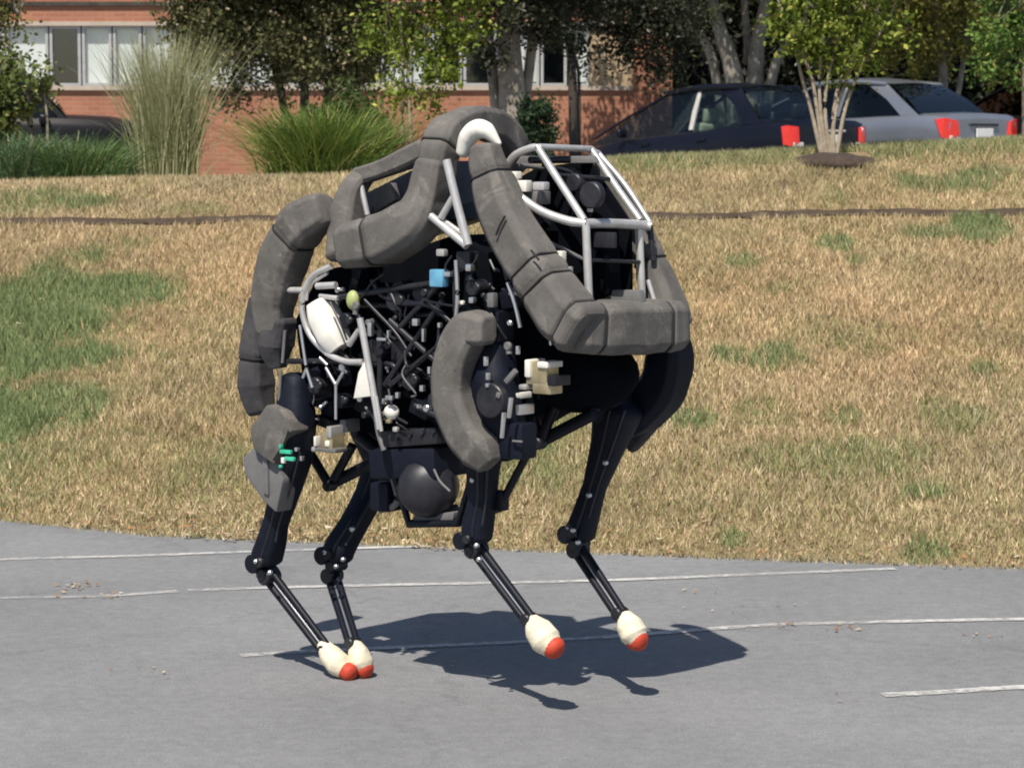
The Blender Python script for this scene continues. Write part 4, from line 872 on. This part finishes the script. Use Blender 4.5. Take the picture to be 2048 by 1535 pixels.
# side hoop, white tank, long strut
rod([(662, 532), (625, 552), (606, 590), (606, 630), (622, 672), (655, 706), (690, 722), (726, 724)], 6.5, -.285); rod([(655, 545), (620, 570), (612, 600)], 4, -.28)
rod([(578, 580), (612, 580)], 6.5, -.285); rod([(634, 572), (672, 570)], 7, -.28, 'silver'); rod([(640, 592), (676, 596)], 5, -.28)
bm = bmesh.new(); tube(bm, [R(642, 606, -.26), R(651, 636, -.265), R(668, 672, -.265), R(682, 696, -.26)], [28*K, 33*K, 32*K, 25*K], seg=20, exp=3.6, ref=LV, flat=.9); tk = bm_obj('white_tank', bm, M['white'], rb, smooth=True, sharp=50)
tube_obj('tank_seam', [R(660, 604, -.307), R(680, 645, -.318), R(694, 680, -.312)], 2.2*K, M['iron'], tk, seg=6)
rod([(698, 690), (718, 660)], 6, -.30, 'silver', 'strut'); rod([(720, 636), (732, 700), (748, 790), (760, 858)], 7, -.31, 'silver', 'strut', n=5); rod([(750, 800), (756, 860), (768, 900)], 5.5, -.30, 'panel', 'strut')
rod([(752, 792), (763, 862)], 4, -.325, 'silver', 'strut')
plate([(728, 722), (743, 792), (706, 797), (716, 745)], -.29, .02, 'white', 'side_plate')
for a, b_ in [((600, 650), (612, 730)), ((606, 755), (614, 735)), ((625, 775), (614, 740)), ((652, 735), (672, 770)), ((672, 770), (688, 742)), ((672, 770), (672, 838)), ((640, 715), (655, 730)), ((570, 660), (565, 725)), ((562, 740), (558, 800))]:
    rod([a, b_], 3.6, -.29, 'steel' if a[0] > 590 else 'panel', 'link_rod', smooth=False)
# dark truss over the engine bay
for (a, b_) in [((780, 640), (880, 730)), ((885, 600), (770, 770)), ((800, 655), (900, 545)), ((570, 722), (720, 722)), ((910, 540), (912, 640)), ((830, 810), (890, 840)), ((640, 600), (905, 560)), ((760, 660), (760, 860)), ((780, 770), (880, 690))]:
    rod([a, b_], 6, -.27, 'iron', 'truss_bar', smooth=False)
rod([(912, 520), (915, 590), (912, 640)], 4.5, -.29, 'steel', 'link_rod'); rod([(1015, 565), (1030, 610), (1040, 655)], 4, -.25, 'steel', 'link_rod'); rod([(1000, 500), (1015, 560)], 5, -.24, 'iron', 'truss_bar')
rod([(1098, 632), (1102, 690)], 4, -.24, 'steel', 'link_rod'); rod([(1074, 630), (1078, 655)], 4, -.24, 'steel', 'link_rod'); rod([(1005, 580), (1060, 580)], 4, -.22, 'iron', 'truss_bar')
# engine clutter: blocks, hoses, fittings
rr = random.Random(4)
for i in range(26):
    x = rr.uniform(630, 1040); y = rr.uniform(560, 850)
    rbox(x, y, rr.uniform(-.24, -.14), rr.uniform(22, 60), rr.uniform(18, 60), rr.uniform(30, 60), rr.choice(['black', 'iron', 'navy', 'black', 'navy']), 'engine_block', ang=rr.uniform(-.4, .4))
for i in range(7):
    x = rr.uniform(640, 800); y = rr.uniform(540, 700); pts = [(x, y)]
    for k in range(3): pts.append((pts[-1][0]+rr.uniform(15, 80), pts[-1][1]+rr.uniform(-30, 50)))
    rod(pts, rr.uniform(4, 7), rr.uniform(-.28, -.22), 'hose', 'hydraulic_hose', seg=8)
for i in range(44):
    x = rr.uniform(640, 1060); y = rr.uniform(545, 850); q = rr.uniform(2.5, 6); an = rr.choice([0, 1.57, .6, -.6, 1.57])+rr.uniform(-.2, .2); l = rr.uniform(5, 18); la = rr.uniform(-.30, -.2)
    m_ = rr.choice(['steel', 'iron', 'panel', 'black', 'iron', 'steel'])
    rod([(x, y, la), (x+math.cos(an)*l, y+math.sin(an)*l, la)], q, 0, m_, 'fitting', smooth=False, seg=8)
    disc(x, y, la-.004, q*1.45, 8, m_, 'fitting_nut')
for i in range(34):
    x = rr.uniform(600, 1000); y = rr.uniform(540, 840); dx = rr.uniform(-20, 90); dy = rr.uniform(-70, 90); la = rr.uniform(-.29, -.2)
    rod([(x, y, la), (x+dx*.3+rr.uniform(-14, 14), y+dy*.3+rr.uniform(0, 22), la-.01), (x+dx*.7+rr.uniform(-14, 14), y+dy*.7+rr.uniform(0, 22), la-.01), (x+dx, y+dy, la)], rr.uniform(1.6, 3.2), 0, rr.choice(['hose', 'iron', 'hose', 'panel']), 'cable', seg=6)
for (x, y, r_, m_) in [(800, 600, 22, 'iron'), (850, 585, 18, 'black'), (760, 700, 24, 'iron'), (830, 760, 20, 'iron'), (700, 640, 16, 'black'), (880, 800, 18, 'iron'), (955, 575, 16, 'iron'), (640, 770, 18, 'iron'), (690, 800, 15, 'black')]:
    disc(x, y, -.24, r_, 40, m_, 'pump'); disc(x, y, -.275, r_*.5, 12, 'iron', 'pump_cap'); 
for (x, y, wx, hy) in [(741, 658, 11, 28), (765, 678, 24, 6), (778, 668, 5, 16), (832, 644, 14, 14), (890, 680, 8, 26), (848, 670, 6, 26), (860, 740, 7, 14), (845, 776, 9, 12), (880, 650, 7, 10), (838, 812, 6, 8), (780, 795, 18, 9), (796, 790, 8, 12)]:
    rbox(x, y, -.295, wx, hy, 9, 'steel', 'fitting', bev=1.5)
ball(783, 824, -.27, 17, 15, 14, 'white', 'fluid_reservoir'); rbox(770, 802, -.27, 10, 12, 10, 'steel', 'fitting'); rbox(792, 858, -.28, 12, 10, 10, 'silver', 'fitting'); rbox(778, 842, -.28, 12, 8, 10, 'brass', 'fitting')
rbox(878, 556, -.29, 34, 34, 20, 'blue', 'blue_coupling'); rbox(895, 548, -.29, 22, 10, 14, 'steel', 'fitting'); ball(706, 600, -.28, 15, 20, 12, 'lime', 'filter_cap'); rbox(935, 520, -.27, 34, 34, 30, 'iron', 'valve_block'); rbox(940, 535, -.29, 14, 14, 14, 'steel', 'fitting'); rbox(884, 505, -.29, 20, 14, 14, 'silver', 'fitting')
rbox(985, 600, -.27, 16, 28, 16, 'panel', 'fitting'); rbox(945, 600, -.28, 12, 12, 12, 'steel', 'fitting'); rbox(925, 605, -.28, 8, 8, 8, 'white', 'fitting')
# brass valve groups
for (x, y, wx, hy, m_) in [(1085, 745, 50, 44, 'brass'), (1070, 735, 14, 34, 'white'), (1100, 728, 26, 12, 'white'), (1095, 775, 44, 22, 'brass'), (1060, 772, 18, 10, 'silver'), (1045, 790, 9, 12, 'white'), (1118, 760, 20, 20, 'iron'), (1050, 818, 9, 20, 'steel')]:
    rbox(x, y, -.20 if y < 800 else -.22, wx, hy, 40 if wx > 30 else 50, m_, 'valve_block')
for (x, y, wx, hy, m_) in [(665, 880, 34, 34, 'brass'), (672, 862, 14, 24, 'silver'), (644, 880, 6, 20, 'white'), (662, 898, 60, 9, 'panel'), (668, 885, 12, 12, 'white'), (700, 850, 16, 26, 'panel'), (640, 896, 10, 10, 'silver')]:
    rbox(x, y, -.20, wx, hy, 40 if wx > 30 else 46, m_, 'valve_block')

# hips and shoulders: dark masses the legs hang from
bm = bmesh.new(); tube(bm, [R(590, 760, -.24), R(590, 840, -.25), R(582, 905, -.25), R(578, 950, -.24)], [30*K, 42*K, 42*K, 34*K], seg=14, exp=2.6, cap_round=True, ref=LV); bm_obj('hip_joint', bm, M['navy'], rb, smooth=True)
bm = bmesh.new(); tube(bm, [R(985, 690, -.22), R(990, 770, -.24), R(1005, 850, -.24), R(1010, 900, -.22)], [40*K, 46*K, 42*K, 32*K], seg=14, exp=2.6, cap_round=True, ref=LV); bm_obj('shoulder_joint', bm, M['navy'], rb, smooth=True)
bm = bmesh.new(); tube(bm, [R(1180, 720, .14), R(1200, 780, .18), R(1230, 830, .2)], [54*K, 54*K, 42*K], seg=14, exp=2.6, cap_round=True, ref=LV); bm_obj('shoulder_joint', bm, M['navy'], rb, smooth=True)
bm = bmesh.new(); tube(bm, [R(720, 800, .14), R(740, 860, .16), R(755, 910, .16)], [42*K, 40*K, 32*K], seg=14, exp=2.6, cap_round=True, ref=LV); bm_obj('hip_joint', bm, M['navy'], rb, smooth=True)
disc(985, 800, -.33, 34, 20, 'iron', 'joint_cover')
for (x, y, wx, hy, an) in [(972, 722, 7, 18, 0), (976, 752, 6, 14, 0), (1022, 752, 10, 34, .8), (976, 770, 8, 8, 0), (1006, 850, 6, 50, .1), (1020, 815, 6, 40, .15), (998, 790, 10, 10, .3), (1036, 700, 6, 16, 0)]:
    rbox(x, y, -.345, wx, hy, 8, 'steel' if wx < 9 else 'panel', 'fitting', ang=an, bev=1.5)
rbox(1035, 880, -.26, 60, 70, 50, 'navy', 'actuator_housing', bev=8); rbox(1035, 882, -.31, 24, 4, 4, 'panel', 'fitting')
for (x, y, wx, hy, m_) in [(572, 903, 30, 8, 'green'), (580, 917, 26, 8, 'green'), (562, 892, 6, 8, 'green'), (567, 920, 8, 12, 'white'), (594, 898, 8, 8, 'steel'), (562, 932, 6, 6, 'green'), (604, 916, 6, 10, 'steel')]:
    rbox(x, y, -.345, wx, hy, 8, m_, 'indicator' if m_ == 'green' else 'fitting', bev=1.5)

# legs: thigh, knee, two shin tubes, actuator, boot with red toe
def bolt(px, py, lat, parent, r=5): disc(px, py, lat, r, 10, 'steel', 'bolt', parent)
def leg(thigh, knee, shin, latk, boot, toe, latf, bolts, twin=9.0):
    P = [R(p[0], p[1], p[2]) for p in thigh]; bm = bmesh.new()
    tube(bm, P, [p[3]*K for p in thigh], seg=20, exp=3.4, cap_round=True, ref=LV, flat=1.0, n=8)
    lg = bm_obj('leg', bm, M['navy'], rb, smooth=True)
    kx, ky, kr = knee; disc(kx+3, ky, latk, kr*.9, 62, 'black', 'knee_joint', lg); disc(kx+17, ky+22, latk, kr*.6, 50, 'iron', 'knee_joint', lg)
    disc(kx+1, ky, latk-.05, kr*.5, 14, 'iron', 'knee_cap', lg)
    rod([(p[0]-p[3]*.35, p[1], p[2]-p[3]*K*.98) for p in thigh], 3.2, 0, 'hose', 'cable', lg); rod([(p[0]+p[3]*.3, p[1], p[2]-p[3]*K*1.0) for p in thigh[:4]], 2.4, 0, 'iron', 'cable', lg)
    (x0, y0), (x1, y1) = shin; dx, dy = x1-x0, y1-y0; l = math.hypot(dx, dy); nx, ny = -dy/l, dx/l
    for s in (-1, 1):
        rod([(x0+nx*twin*s, y0+ny*twin*s, latk), (x0*.5+x1*.5+nx*twin*s, y0*.5+y1*.5+ny*twin*s, (latk+latf)/2), (x1+nx*twin*.95*s, y1+ny*twin*.95*s, latf)], [8.2, 7.4, 7.2], 0, 'black', 'shin_tube', lg, n=3)
    rod([(x0+dx*.06, y0+dy*.06, latk), (x1-dx*.02, y1-dy*.02, latf)], 3.2, 0, 'steel', 'shin_rod', lg, n=3)
    disc(x0, y0, latk, 17, 44, 'iron', 'shin_clamp', lg); disc(x1, y1, latf, 13, 34, 'iron', 'ankle_joint', lg)
    Pb = [R(p[0], p[1], latf) for p in boot]; bm = bmesh.new(); tube(bm, Pb, [p[2]*K for p in boot], seg=16, exp=2.2, cap_round=True, ref=LV, n=8, flat=.95); bt = bm_obj('boot', bm, M['boot'], lg, smooth=True)
    Pt = [R(p[0], p[1], latf) for p in toe]; bm = bmesh.new(); tube(bm, Pt, [p[2]*K for p in toe], seg=16, exp=2.2, cap_round=True, ref=LV, n=8, flat=.98); bm_obj('toe_cap', bm, M['toe'], lg, smooth=True)
    for (bx_, by_) in bolts: bolt(bx_, by_, latk-.062, lg)
    return lg
# near rear
leg([(590, 905, -.24, 35), (574, 970, -.235, 29), (553, 1040, -.225, 24), (543, 1082, -.22, 28), (534, 1112, -.215, 30)], (519, 1124, 23), ((539, 1152), (652, 1300)), -.21, [(646, 1288, 14), (660, 1308, 24), (678, 1328, 27), (688, 1338, 21)], [(688, 1338, 19), (701, 1345, 19)], -.19, [(512, 1122), (540, 1144)])
# far rear
leg([(768, 915, .15, 34), (738, 990, .10, 28), (706, 1050, .03, 27), (682, 1090, 0, 30), (675, 1108, 0, 30)], (656, 1108, 22), ((664, 1150), (706, 1285)), 0.0, [(709, 1286, 14), (716, 1304, 22), (724, 1326, 25), (726, 1336, 20)], [(724, 1334, 19), (733, 1340, 19)], -.14, [(650, 1104), (672, 1132), (686, 1118), (704, 1058)])
# near front
leg([(972, 880, -.24, 34), (966, 940, -.24, 29), (964, 1000, -.235, 25), (956, 1050, -.23, 28), (954, 1072, -.23, 27)], (934, 1078, 20), ((953, 1098), (1058, 1238)), -.22, [(1064, 1240, 16), (1076, 1258, 28), (1092, 1280, 31), (1102, 1292, 24)], [(1099, 1288, 23), (1112, 1297, 22)], -.21, [(953, 1090), (958, 1118), (945, 960)])
# far front
leg([(1236, 820, .2, 46), (1216, 890, .2, 32), (1190, 970, .19, 22), (1170, 1035, .18, 26), (1160, 1065, .18, 29)], (1142, 1066, 21), ((1156, 1098), (1240, 1226)), .17, [(1250, 1232, 17), (1258, 1248, 27), (1268, 1268, 29), (1274, 1278, 23)], [(1268, 1276, 22), (1281, 1282, 21)], .10, [(1156, 1084), (1178, 990), (1211, 925), (1146, 1060)])
# slim links beside the legs
for pts, rp, la in [([(620, 905), (660, 972)], 10, -.12), ([(660, 972), (705, 890)], 10, -.10), ([(660, 968), (765, 915)], 13, -.08), ([(1055, 785), (1078, 888)], 13, -.02), ([(1078, 886), (1112, 808)], 11, -.02), ([(1078, 884), (1190, 826)], 13, 0), ([(1000, 1012), (1056, 905)], 8, -.2), ([(720, 870), (780, 920)], 16, .02), ([(1110, 805), (1195, 810)], 14, .02)]:
    rod(pts, rp, la, 'black', 'link_bar', smooth=False)
rbox(998, 1000, -.2, 34, 40, 26, 'black', 'actuator_housing', bev=5); disc(660, 970, -.11, 13, 26, 'iron', 'link_pivot'); disc(1078, 886, -.03, 13, 26, 'iron', 'link_pivot')
rod([(1165, 760, .12), (1185, 790, .12), (1190, 830, .12)], 6, 0, 'panel', 'hydraulic_hose')

# belly: beam, box, round tank and its guard frame
rbox(838, 872, -.20, 150, 34, 70, 'iron', 'belly_beam', ang=math.atan2(18, 140)*-1, bev=5)
for i in range(5): disc(795+i*24, 876-i*4, -.255, 4, 6, 'strap', 'beam_hole')
rbox(850, 920, -.14, 175, 62, 150, 'navy', 'belly_box', ang=-.08, bev=8)
bm = bmesh.new(); tube(bm, [R(855, 975, -.22), R(862, 972, .02)], 60*K, seg=24, cap_round=True, ref=Z_); bm_obj('belly_tank', bm, M['iron'], rb, smooth=True)
rod([(868, 938), (880, 962), (900, 982)], 2.4, -.335, 'panel', 'tank_hose')
for la in (-.22, .02): rod([(775, 905), (800, 985), (818, 1048), (916, 1046), (938, 975), (950, 930)], 8, la, 'black', 'guard_frame', smooth=False)
for (x, y) in ((818, 1048), (916, 1046), (800, 985)): rod([(x, y, -.22), (x+26*3.6, y-34, .02)], 8, 0, 'black', 'guard_frame')
plate([(828, 1028), (908, 1024), (905, 1042), (824, 1044)], -.21, .2, 'panel', 'guard_plate')
rod([(775, 920), (795, 1000), (760, 1020)], 7, -.16, 'panel', 'strut'); rbox(782, 990, -.12, 50, 60, 80, 'navy', 'belly_box', bev=8)
